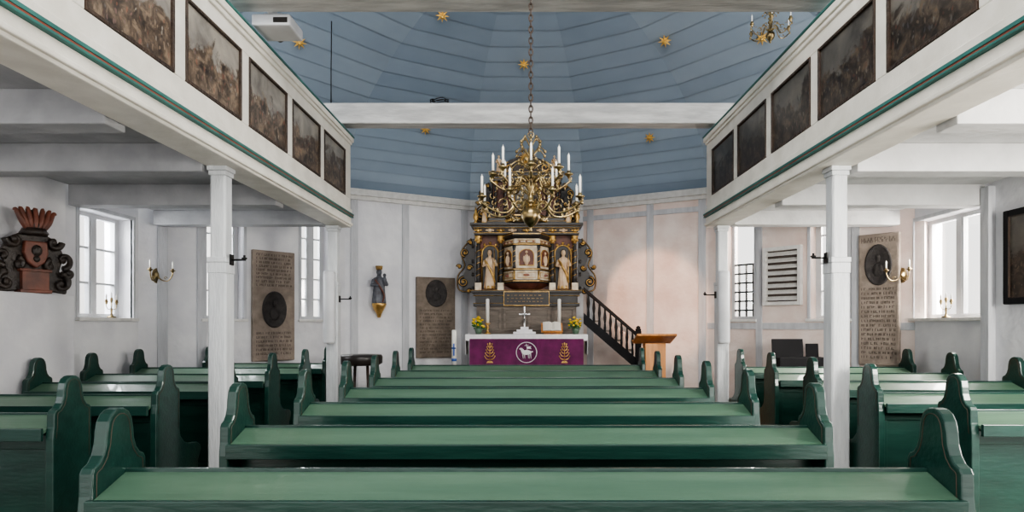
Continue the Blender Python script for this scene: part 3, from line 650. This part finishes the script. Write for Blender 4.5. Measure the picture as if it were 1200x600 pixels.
def ringprism(mb,lv,mi=0):
    for (R0,z0_),(R1,z1_) in zip(lv[:-1],lv[1:]):
        a=hoct(R0); b_=hoct(R1); n=len(a); vs=[(x,y,z0_) for x,y in a]+[(x,y,z1_) for x,y in b_]
        mb.add(vs,[tuple(range(n-1,-1,-1)),tuple(range(n,2*n))]+[(i,(i+1)%n,n+(i+1)%n,n+i) for i in range(n)])
    return mb
RB=.375
MB_b=ringprism(MB(),[(.16,1.93),(.26,1.97),(RB,2.03)]); MB_b.build('pulpit_foot','redwood',AP)
ringprism(MB(),[(RB,2.085),(RB,2.72)]).build('pulpit_body','marble',AP)
for lv in ([(RB+.01,2.03),(RB+.03,2.05),(RB+.03,2.08),(RB+.01,2.085)],[(RB+.006,2.225),(RB+.018,2.235),(RB+.018,2.25),(RB+.006,2.26)],[(RB+.01,2.605),(RB+.022,2.615),(RB+.022,2.63),(RB+.01,2.64)],[(RB+.01,2.71),(RB+.035,2.735),(RB+.05,2.76),(RB+.05,2.80)]):
    ringprism(MB(),lv).build('pulpit_moulding','black',AP)
for zz,rr in ((2.063,RB+.034),(2.243,RB+.022),(2.623,RB+.026),(2.78,RB+.055)):
    ringprism(MB(),[(rr,zz-.005),(rr,zz+.005)]).build('pulpit_gilt_line','gold',AP)
H0=hoct(RB)
for i in range(NS+1):
    x,y_=H0[i]; y_=min(y_,Yb+.10)
    MB().lathe([(.022,2.085),(.022,2.10),(.014,2.12),(.014,2.22)],(x,y_-.01,0),10).build('corner_baluster','gold',AP)
    MB().lathe([(.026,2.26),(.026,2.28),(.018,2.30),(.024,2.42),(.018,2.54),(.026,2.57),(.030,2.60)],(x,y_-.01,0),12).build('corner_column','black' ,AP)
    MB().tube([(x+.023*math.cos(j*.6),y_-.01+.023*math.sin(j*.6),2.30+j*.0075) for j in range(34)],.005,5).build('column_vine','gold',AP)
for i in range(NS):
    a=Vector(H0[i]); b_=Vector(H0[i+1]); e=(b_-a).normalized(); nrm=Vector((e.y,-e.x)); mid=(a+b_)/2
    if nrm.dot(mid-Vector((0,Yb+.12)))<0: nrm=-nrm
    L=(b_-a).length
    def P(u,z,o): q=a+e*u+nrm*o; return (q.x,q.y,z)
    MB().add([P(.075,2.30,.004),P(L-.075,2.30,.004),P(L-.075,2.46,.004)]+[P(L/2+(L/2-.075)*math.cos(t),2.46+.09*math.sin(t),.004) for t in [PI*k/8 for k in range(1,8)]]+[P(.075,2.46,.004)],[tuple(range(11))]).build('pulpit_panel','redwood',AP)
    MB().tube([P(.075,2.30,.006),P(L-.075,2.30,.006),P(L-.075,2.46,.006)]+[P(L/2+(L/2-.075)*math.cos(t),2.46+.09*math.sin(t),.006) for t in [PI*k/8 for k in range(1,8)]]+[P(.075,2.46,.006)],.008,6,closed=True).build('panel_gilding','gold',AP)
    MB().ell(P(L/2,2.50,.012),(.022,.018,.026),8).ell(P(L/2,2.385,.01),(.040,.018,.09),10).ell(P(L/2-.04,2.40,.012),(.014,.012,.05),8).ell(P(L/2+.04,2.40,.012),(.014,.012,.05),8).build('pulpit_relief','flesh',AP)
    for zz,hh in ((2.155,.04),(2.668,.02)):
        MB().tube([P(.05,zz-hh,.006),P(L-.05,zz-hh,.006),P(L-.05,zz+hh,.006),P(.05,zz+hh,.006)],.005,5,closed=True).build('panel_gilding','gold',AP)
    MB().ell(P(L/2,2.155,.008),(.05,.012,.022),10).build('cartouche','redmarble',AP)
    for uu in (.22,.5,.78): MB().ell(P(L*uu,2.668,.008),(.02,.010,.012),8).build('rosette','redmarble',AP)
mould('entablature',2.80,.80,((0,.03,.02),(.03,.11,0),(.11,.14,.04),(.14,.18,.08)),'black')
mould('entablature_gilding',2.80,.80,((.025,.033,.028),(.105,.112,.03),(.138,.143,.05)),'gold')
d=MB(); d.box(-.79,.79,Yb-.006,Yb,2.84,2.90)
for k in range(26): x=-.78+k*.0624; d.box(x-.012,x+.012,Yb-.02,Yb,2.845,2.895)
d.build('frieze_ornament','darkwood',AP)
for x in (-.755,-.575,-.405,-.22,0,.22,.405,.575,.755): MB().ell((x,Yb-.02,2.865),(.035,.03,.034),10).ell((x-.04,Yb-.02,2.87),(.03,.015,.016),8).ell((x+.04,Yb-.02,2.87),(.03,.015,.016),8).build('cherub_head','flesh' if abs(x) in (.575,.22) else 'gold',AP)
def scroll(c,r0,turns,dirn,start,y,n=26):
    return [(c[0]+(r0*(1-.85*i/n))*math.cos(start+dirn*turns*2*PI*i/n),y,c[1]+(r0*(1-.85*i/n))*math.sin(start+dirn*turns*2*PI*i/n)) for i in range(n+1)]
def wing(sx,zb_,h,w,x0,y,name='wing_scroll',fill=1.0):
    mb=MB()
    def X(u): return x0+sx*u*w
    mb.prism([(X(0),zb_),(X(.55*fill),zb_+.02*h),(X(.80*fill),zb_+.18*h),(X(.66*fill),zb_+.36*h),(X(.40*fill),zb_+.48*h),(X(.56*fill),zb_+.62*h),(X(.62*fill),zb_+.78*h),(X(.42*fill),zb_+.92*h),(X(.15),zb_+h),(X(0),zb_+h)],'xz',y,y+.05)
    for cu,cz,r_,tu,di,st in ((.66,.20,.30,1.5,-sx,PI/2),(.58,.74,.24,1.4,sx,-PI/2),(.30,.46,.15,1.3,-sx,0),(.28,.92,.13,1.2,sx,PI),(.92,.48,.12,1.2,sx,PI),(.35,.03,.12,1.2,-sx,0)):
        p_=scroll((X(cu),zb_+cz*h),r_*w,tu,di,st,y-.01); mb.tube(p_,[.030*w/.3*(1-.6*i/26) for i in range(27)],7)
        g=MB().tube([(a,b-.028*w/.3,c) for a,b,c in p_],.007*w/.3,5); g.ell((X(cu),y-.03,zb_+cz*h),(.022*w/.3,.02,.022*w/.3),8); g.build('wing_gilding','gold',AP)
    for t in (.08,.34,.58,.86): mb.ell((X(.12),y-.015,zb_+t*h),(.022,.015,.035),8)
    p_=spline([(X(.0),y-.01,zb_+.02*h),(X(.9),y-.01,zb_+.05*h),(X(1.0),y-.01,zb_+.3*h),(X(.6),y-.01,zb_+.5*h),(X(.8),y-.01,zb_+.75*h),(X(.2),y-.01,zb_+1.0*h)],6); mb.tube(p_,.016*w/.3,6)
    mb.build(name,'black',AP); MB().tube([(a,b-.015,c) for a,b,c in p_],.005,5).build('wing_gilt_edge','dull_gold',AP)
for sx in (-1,1): wing(sx,1.90,.86,.27,sx*.82,Yb+.15)
mould('upper_base',2.98,.60,((0,.04,.03),(.04,.10,0),(.10,.12,.02)),'black',Yb+.05)
mould('upper_base_gilding',2.98,.60,((.035,.045,.035),(.095,.105,.03)),'gold',Yb+.05)
MB().prism([(-.82,2.98),(.82,2.98),(.80,3.14),(.70,3.24),(.74,3.40),(.66,3.56),(.56,3.68),(.50,3.84),(.36,3.92),(.28,4.04),(.12,4.10),(0,4.16),(-.12,4.10),(-.28,4.04),(-.36,3.92),(-.50,3.84),(-.56,3.68),(-.66,3.56),(-.74,3.40),(-.70,3.24),(-.80,3.14)],'xz',Yb+.26,Yb+.32).build('upper_backing','darkwood',AP,bevel=.008)
MB().box(-.53,.53,Yb+.14,9.78,3.10,3.72).build('upper_board','redwood',AP)
ua=MB(); arc=[(.2*math.cos(a),Yb+.12,3.44+.2*math.sin(a)) for a in [PI*i/14 for i in range(15)]]; ua.tube([(.2,Yb+.12,3.12)]+arc+[(-.2,Yb+.12,3.12)],.018,6)
for i in range(9):
    a=PI*i/8; ua.ell((.22*math.cos(a),Yb+.12,3.44+.22*math.sin(a)),(.025,.02,.025),8)
ua.build('upper_arch','gold',AP); MB().prism([(-.18,3.12),(.18,3.12)]+[(.18*math.cos(a),3.44+.18*math.sin(a)) for a in [PI*i/12 for i in range(13)]],'xz',Yb+.125,Yb+.14).build('upper_picture','canvas',AP)
for x in (-.49,-.34,.34,.49):
    y_=Yb+.10; MB().lathe([(.035,0),(.035,.03),(.026,.04),(.026,.12),(.023,.48),(.03,.49)],(x,y_,3.10),14).build('upper_column','black',AP)
    MB().lathe([(.023,0),(.04,.05),(.045,.08)],(x,y_,3.58),12).build('capital','gold',AP); MB().tube([(x+.027*math.cos(i*.6),y_+.027*math.sin(i*.6),3.16+i*.0085) for i in range(46)],.005,5).build('column_vine','gold',AP)
ZU=3.66
mould('upper_entablature',ZU,.54,((0,.03,.01),(.03,.08,-.02),(.08,.11,.03),(.11,.13,.05)),'black',Yb+.06); mould('upper_gilding',ZU,.54,((.026,.032,.015),(.076,.082,.02),(.126,.134,.055)),'gold',Yb+.06)
for sx in (-1,1):
    wing(sx,3.02,.62,.24,sx*.55,Yb+.15,'upper_scroll')
    q=MB(); q.lathe([(.03,0),(.035,.03),(.02,.05),(.045,.10),(.04,.15),(.015,.19),(.02,.21),(.004,.27)],(sx*.80,Yb+.08,2.98),14); q.build('finial','gold',AP)
    statue(AP,'angel_statue',sx*.66,Yb+.04,2.985,.32,'flesh','gold')
    statue(AP,'angel_statue',sx*.44,Yb+.1,ZU+.135,.28,'flesh','gold')
    MB().ell((sx*.16,Yb+.08,3.06),(.05,.03,.03),10).ell((sx*.08,Yb+.07,3.05),(.05,.03,.03),10).build('swag','dull_gold',AP)
sb=ringprism(MB(),[(.32,3.02),(.37,3.05),(.37,3.09),(.32,3.11),(.12,3.2)]); sb.build('sounding_board','darkwood',AP)
ringprism(MB(),[(.375,3.065),(.375,3.08)]).build('sounding_board_line','gold',AP)
q=MB(); H1=hoct(.365)
for i in range(NS):
    a=Vector(H1[i]); b_=Vector(H1[i+1])
    for t in (0,.14,.28,.42,.57,.71,.85,1): p_=a.lerp(b_,t); q.ell((p_.x,min(p_.y,Yb+.1),3.02),(.03,.012,.03),6)
q.build('sounding_board_fringe','gold',AP)
MB().prism([(-.46,ZU+.13),(.46,ZU+.13),(.34,ZU+.22),(.22,ZU+.25),(.16,ZU+.36),(0,ZU+.43),(-.16,ZU+.36),(-.22,ZU+.25),(-.34,ZU+.22)],'xz',Yb+.14,Yb+.24).build('pediment','darkwood',AP,bevel=.006)
q=MB(); zc=ZU+.36
for i in range(20):
    a=2*PI*i/20; r_=.17 if i%2 else .13; q.tube([(.05*math.cos(a),Yb+.1,zc+.05*math.sin(a)),(r_*math.cos(a),Yb+.1,zc+r_*math.sin(a))],[.014,.003],5)
q.ell((0,Yb+.10,zc),(.06,.03,.06),14); q.build('sunburst','gold',AP)
for sx in (-1,1):
    p_=scroll((sx*.29,ZU+.23),.08,1.4,-sx,PI/2,Yb+.12); MB().tube(p_,.013,6).build('pediment_scroll','gold',AP)
# ------------------------------------------------------------ pulpit stair
st=thing('pulpit_stair','steep dark stair with balustrade climbing to the pulpit right of the altar','stair',(1.3,9.1,0))
sl=.86
def zr(x,o=0): return 1.93+o-sl*(x-.86)
y_=8.98
MB().prism([(.86,zr(.86)-.03),(.86,zr(.86)+.03),(1.66,zr(1.66)+.03),(1.66,zr(1.66)-.03)],'xz',y_-.03,y_+.03).build('handrail','matte',st,bevel=.008)
MB().prism([(.86,1.41),(.86,1.57),(2.30,.33),(2.30,.0),(2.20,.0),(2.20,.25)],'xz',y_-.02,y_+.02).build('stringer','matte',st)
for k in range(9):
    x=.93+k*.083; MB().lathe([(.014,0),(.020,.08),(.014,.16),(.024,.24),(.014,.34),(.014,.40)],(x,y_,zr(x,-.40)),8).build('baluster','matte',st)
MB().box(1.64,1.72,8.94,9.02,0,1.30).lathe([(.04,0),(.045,.02),(.03,.04),(.035,.06),(.0,.08)],(1.68,8.98,1.30),12).build('newel_post','matte',st)
for k in range(8):
    x=.90+k*.17; z=1.46-k*.17*sl-.03; MB().box(x,x+.20,9.0,9.19,z,z+.03).build('tread','greywood',st)
le=thing('lectern','light orange wooden lectern with sloping desk right of the altar','lectern',(1.76,8.25,0))
MB().box(1.55,1.97,8.05,8.45,0,.05).build('foot','orange_wood',le,bevel=.006)
MB().box(1.62,1.90,8.14,8.34,.05,1.14).build('body','orange_wood',le,bevel=.008)
T=Matrix.Translation((1.76,8.24,1.20))@Matrix.Rotation(-.30,4,'X')
MB().box(-.27,.27,-.20,.20,-.015,.015,T=T).box(-.27,.27,.18,.20,.015,.04,T=T).build('desk','orange_wood',le,bevel=.005)
TX=-2.20
t=thing('side_table','small round black-topped table in front of the left wall','table',(TX,7.95,0))
MB().lathe([(0,.86),(.24,.86),(.275,.88),(.28,.965),(.265,.995),(0,1.0)],(TX,7.95,0),24).build('table_top','black',t)
for k in range(4):
    a=PI/4+k*PI/2; MB().tube([(TX+.16*math.cos(a),7.95+.16*math.sin(a),.87),(TX+.22*math.cos(a),7.95+.22*math.sin(a),0)],.02,8).build('leg','darkwood',t)
MB().tube([(TX+.19*math.cos(a),7.95+.19*math.sin(a),.45) for a in [2*PI*i/20 for i in range(20)]],.009,6,closed=True).build('ring_stretcher','iron',t)
kb=thing('keyboard_instrument','black keyboard instrument behind the rear right pews','piano',(3.5,7.65,0))
MB().box(3.18,3.8,7.5,7.78,.78,.98).build('keyboard_case','matte',kb,bevel=.01)
T=Matrix.Translation((3.38,7.74,1.09))@Matrix.Rotation(-.1,4,'X'); MB().box(-.2,.2,-.012,.012,-.12,.12,T=T).build('music_rest','matte',kb,bevel=.004)
T=Matrix.Translation((3.70,7.74,1.06))@Matrix.Rotation(-.1,4,'X'); MB().box(-.08,.08,-.012,.012,-.09,.09,T=T).build('music_rest','matte',kb,bevel=.004)
for x in (3.2,3.74): MB().box(x,x+.04,7.52,7.76,0,.78).build('side_leg','matte',kb)
# ------------------------------------------------------------ wall objects
def local_thing(name,label,cat,sg,u,z,off=0,group=None): return thing(name,label,cat,sg.at(u,off,z),sg.rz,group)
def slab(sg,px0,px1,z0,z1,m,med,lab,lines):
    u0,u1=sorted((sg.u(px0),sg.u(px1))); W=(u1-u0)/2; H=z1-z0
    t=local_thing('epitaph_slab',lab,'epitaph',sg,(u0+u1)/2,z0)
    MB().box(-W,W,-.06,0,0,H).build('stone',m,t,world=False,bevel=.01)
    zc,rx,rz_=med; T=Matrix.Translation((0,-.06,zc-z0))@Matrix.Rotation(PI/2,4,'X')@Matrix.Diagonal((1,rz_/rx,1,1))
    MB().lathe([(rx,0),(rx,.012),(rx*.92,.02),(rx*.86,.012),(.0,.010)],n=28,T=T).build('medallion','darkstone',t,world=False)
    k=MB(); k.ell((0,-.072,zc-z0+rz_*.3),(rx*.2,.015,rz_*.2),10).ell((0,-.072,zc-z0-rz_*.25),(rx*.42,.015,rz_*.34),12); k.build('relief_bust','darkstone' ,t,world=False)
    c=MB(); random.seed(int(px0))
    for za,zb_,n in lines:
        for i in range(n):
            z=za+(zb_-za)*i/max(1,n-1)-z0; x=-W*.84
            while x<W*.80:
                w_=random.choice((.012,.018,.024)); hh=.015
                c.box(x,x+.006,-.062,-.06,z-hh,z+hh); 
                if random.random()<.7: zz=z+random.choice((-hh,0,hh-.004)); c.box(x,x+w_,-.062,-.06,zz,zz+.005)
                if random.random()<.5: c.box(x+w_,x+w_+.006,-.062,-.06,z-hh,z+hh)
                x+=w_+.014
                if random.random()<.15: x+=.02
    c.build('inscription','carve',t,world=False)
    b=MB(); b.box(-W+.015,W-.015,-.065,-.06,.015,.03).box(-W+.015,W-.015,-.065,-.06,H-.03,H-.015).box(-W+.015,-W+.03,-.065,-.06,.03,H-.03).box(W-.03,W-.015,-.065,-.06,.03,H-.03); b.build('border',m,t,world=False)
slab(S['left_choir'],294,343,.9,2.40,'sandstone',(1.60,.17,.25),'tall inscribed sandstone epitaph with dark round medallion between the left windows',((1.93,2.34,9),(1.0,1.28,6)))
slab(S['apse_left'],487,532,.86,2.16,'brownstone',(1.90,.18,.22),'brown stone epitaph with dark round portrait left of the altar',((.95,1.62,13),))
slab(S['right_choir'],1008,1056,.9,2.50,'sandstone',(2.12,.15,.25),'tall inscribed stone epitaph with dark oval portrait on the right wall',((1.0,1.83,16),(2.41,2.44,2)))
sg=S['apse_left']; u=sg.u(442); t=local_thing('wall_figure','small dark carved madonna figure on a gilded wall console','statue',sg,u,1.5)
mb=MB(); mb.lathe([(0,0),(.025,.0),(.035,.05),(.06,.10),(.095,.16),(.11,.20),(.11,.22),(0,.22)],(0,-.12,0),16); mb.box(-.06,.06,-.12,0,.12,.21); mb.build('console','gold',t,world=False,bevel=.004)
b=MB(); b.lathe([(0,0),(.105,0),(.108,.03),(.090,.16),(.082,.26),(.095,.34),(.085,.385),(.035,.41),(.032,.44)],(0,-.12,.22),26,fold=.09,fn=8,sy=.8)
b.ell((0,-.125,.70),(.045,.048,.055),12).tube([(-.08,-.12,.58),(-.115,-.14,.50),(-.03,-.21,.49)],[.034,.03,.018],8).tube([(.08,-.12,.58),(.11,-.15,.51),(.06,-.21,.52)],[.034,.03,.018],8)
b.ell((.065,-.19,.57),(.036,.036,.06),10).ell((.065,-.195,.65),(.028,.028,.03),8); b.build('figure','bluegrey',t,world=False,remesh=.007)
MB().lathe([(.045,0),(.05,.02),(.058,.06),(.04,.035)],(0,-.125,.735),10).build('crown','dull_gold',t,world=False)
MB().tube(spline([(-.07,-.17,.58),(0,-.20,.46),(.06,-.19,.34),(.03,-.20,.24)],5),.014,6).build('cloak_fold','redwood',t,world=False)
sg=S['right_choir']; u0,u1=sorted((sg.u(896),sg.u(941))); t=local_thing('louvred_shutter','white louvred wooden shutter on the wall between right choir windows','shutter',sg,(u0+u1)/2,1.66); W=(u1-u0)/2
MB().box(-W,-W+.05,-.07,0,0,.8).box(W-.05,W,-.07,0,0,.8).box(-W+.05,W-.05,-.07,0,0,.05).box(-W+.05,W-.05,-.07,0,.75,.8).build('shutter_frame','white_paint',t,world=False,bevel=.004)
MB().box(-W+.05,W-.05,-.008,0,.05,.75).build('shutter_gap_shade','carve',t,world=False)  # dark sheet paints the shade in the gaps between slats
for k in range(8):
    T=Matrix.Translation((0,-.035,.095+k*.087))@Matrix.Rotation(.75,4,'X'); MB().box(-W+.05,W-.05,-.036,.036,-.006,.006,T=T).build('louvre_slat','white_paint',t,world=False)
t=thing('framed_painting','dark portrait painting in a black frame on the right wall at the frame edge','painting',(4.4,5.12,1.58),-PI/2)
W=.34; MB().box(-W+.05,W-.05,-.03,-.005,.05,.80).build('canvas','canvas_dark',t,world=False)
MB().box(-W,-W+.06,-.05,0,0,.85).box(W-.06,W,-.05,0,0,.85).box(-W+.06,W-.06,-.05,0,0,.06).box(-W+.06,W-.06,-.05,0,.79,.85).build('frame','matte',t,world=False,bevel=.01)
MB().box(-W+.058,-W+.064,-.048,-.02,.058,.792).box(W-.064,W-.058,-.048,-.02,.058,.792).box(-W+.064,W-.064,-.048,-.02,.058,.064).box(-W+.064,W-.064,-.048,-.02,.786,.792).build('frame_slip','darkwood',t,world=False)
# carved crest left
t=thing('carved_crest','dark carved wooden crest with red-brown plumed crown standing on the left wall ledge','carving',(-4.21,5.10,1.665),1.08); t.scale=(.88,1,1)
b=MB(); b.box(-.11,.11,-.05,.05,0,.20).box(-.13,.13,-.06,.06,0,.03).box(-.13,.13,-.06,.06,.18,.205); b.build('pedestal','redwood',t,world=False,bevel=.006)
MB().prism([(-.26,.0),(-.12,.02),(.12,.02),(.28,.0),(.30,.10),(.22,.20),(.26,.34),(.20,.46),(.08,.52),(-.08,.52),(-.20,.46),(-.26,.34),(-.22,.20),(-.30,.10)],'xz',.0,.04).build('backing','crestwood',t,world=False,bevel=.01)
for sx in (-1,1):
    for cx_,cz,r_,tu,dd,s0 in ((.22,.09,.085,.9,-1,PI/2),(.24,.30,.08,.8,1,-PI/2),(.16,.45,.07,.8,-1,0),(.13,.24,.05,.8,1,PI/2),(.29,.19,.05,.8,1,PI)):
        P_=scroll((sx*cx_,cz),r_,tu,dd*sx,s0 if s0 in (PI/2,-PI/2) else (s0 if sx>0 else PI-s0),-.02); MB().tube(P_,[.030*(1-.6*i/26) for i in range(27)],7).ell((sx*cx_,-.02,cz),(.03,.02,.035),8).build('scroll','crestwood',t,world=False)
MB().prism([(-.09,.44),(.09,.44),(.10,.34),(.07,.26),(0,.21),(-.07,.26),(-.10,.34)],'xz',-.06,.0).build('shield','redwood',t,world=False,bevel=.012)
MB().ell((0,-.06,.36),(.045,.02,.05),10).ell((0,-.06,.29),(.03,.015,.03),8).build('shield_relief','crestwood',t,world=False)
MB().lathe([(.10,.49),(.115,.51),(.10,.53),(.09,.55)],(0,-.01,0),20).build('crown_band','crestwood',t,world=False)
for k in range(7):
    a=(k-3)*.36; MB().tube(spline([(math.sin(a)*.07,-.03,.53),(math.sin(a)*.12,-.04,.60),(math.sin(a)*.17,-.03,.67+.04*math.cos(a)),(math.sin(a)*.20,-.03,.66+.06*math.cos(a))],4),[.016,.02,.022,.024,.026,.026,.024,.022,.02,.018,.014,.01,.006],7).build('crown_plume','redwood',t,world=False)
MB().ell((0,-.01,.58),(.08,.05,.07),12).ell((0,-.01,.67),(.04,.025,.05),8).build('crown_cap','crestwood',t,world=False)
# projector
t=thing('projector','white box projector hung behind the front tie beam at upper left','projector',(-1.97,4.7,3.71))
MB().box(-2.13,-1.83,4.62,4.90,3.715,3.805).build('housing','plastic',t,bevel=.015)
MB().lathe([(.036,0),(.036,.03),(.028,.03),(.024,.01)],(0,0,0),18,T=Matrix.Translation((-2.03,4.90,3.76))@Matrix.Rotation(-PI/2,4,'X')).build('lens','black',t)
MB().box(-1.96,-1.85,4.617,4.62,3.735,3.775).build('vent','black',t); MB().box(-2.0,-1.96,4.602,4.70,3.805,3.95).box(-2.04,-1.90,4.64,4.80,3.805,3.815).build('ceiling_mount','plastic',t)
o=MB().tube([(-2.29,7.0,3.99),(-2.29,7.0,4.4),(-2.285,7.0,4.95)],.006,6).build('hanging_cable','iron'); tag(o,'thin black cable running up from the rear tie beam to the vault','cable')
o=MB().tube([(-1.03+.10*math.cos(a)*(1+.2*math.sin(3*a)),7.05+.05*math.sin(a),4.0+.012*(i/10)+.02*abs(math.sin(a*1.5))) for i,a in enumerate([i*.35 for i in range(44)])],.006,5).build('cable_coil','iron'); tag(o,'black coiled cable lying on top of the middle tie beam','cable')
# ------------------------------------------------------------ light
w=bpy.data.worlds.new('world'); bpy.context.scene.world=w; w.use_nodes=True; bg=w.node_tree.nodes['Background']; bg.inputs[0].default_value=(1,.98,.95,1); bg.inputs[1].default_value=2.2
def area(loc,tgt,sx,sy,e,c=(1,1,1)):
    L=bpy.data.lights.new('light','AREA'); L.shape='RECTANGLE'; L.size=sx; L.size_y=sy; L.energy=e; L.color=c
    o=bpy.data.objects.new('light',L); col.objects.link(o); o.location=loc; o.rotation_euler=(Vector(tgt)-Vector(loc)).to_track_quat('-Z','Y').to_euler(); return o
area((-4.1,4.2,3.9),(0,8,4.6),2.0,.5,85,(.96,.98,1)); area((4.1,4.2,3.9),(0,8,4.6),2.0,.5,120,(1,.96,.9))  # added lamps above the galleries, out of view, brighten the vault
area((0,1.5,4.9),(0,8.8,2.2),2.5,.8,150,(1,.96,.90))  # added lamp aimed at the altar from the front
area((4.2,1.6,1.95),(3.2,5.0,.9),1.0,1.1,240,(1,.96,.88)); area((-4.2,1.2,1.95),(-3.0,5.0,1.2),1.0,1.1,16,(.96,.98,1))
area((3.2,.8,.5),(3.3,5.0,2.7),1.5,.8,26,(1,.97,.92))  # added low fill lamp, imitates floor bounce under the right gallery
L=bpy.data.lights.new('sun_patch_spot','SPOT'); L.energy=1100; L.color=(1,.58,.36); L.spot_size=.30; L.spot_blend=.45; L.shadow_soft_size=.04  # added warm spot lamp imitates sunlight on the wall right of the altar
o=bpy.data.objects.new('sun_patch_spot',L); col.objects.link(o); o.location=(-1.75,5.3,4.1); o.rotation_euler=(Vector((2.0,9.4,1.75))-o.location).to_track_quat('-Z','Y').to_euler()
bpy.context.scene.view_settings.view_transform='AgX'
try: bpy.context.scene.view_settings.look='AgX - Medium High Contrast'
except Exception: pass
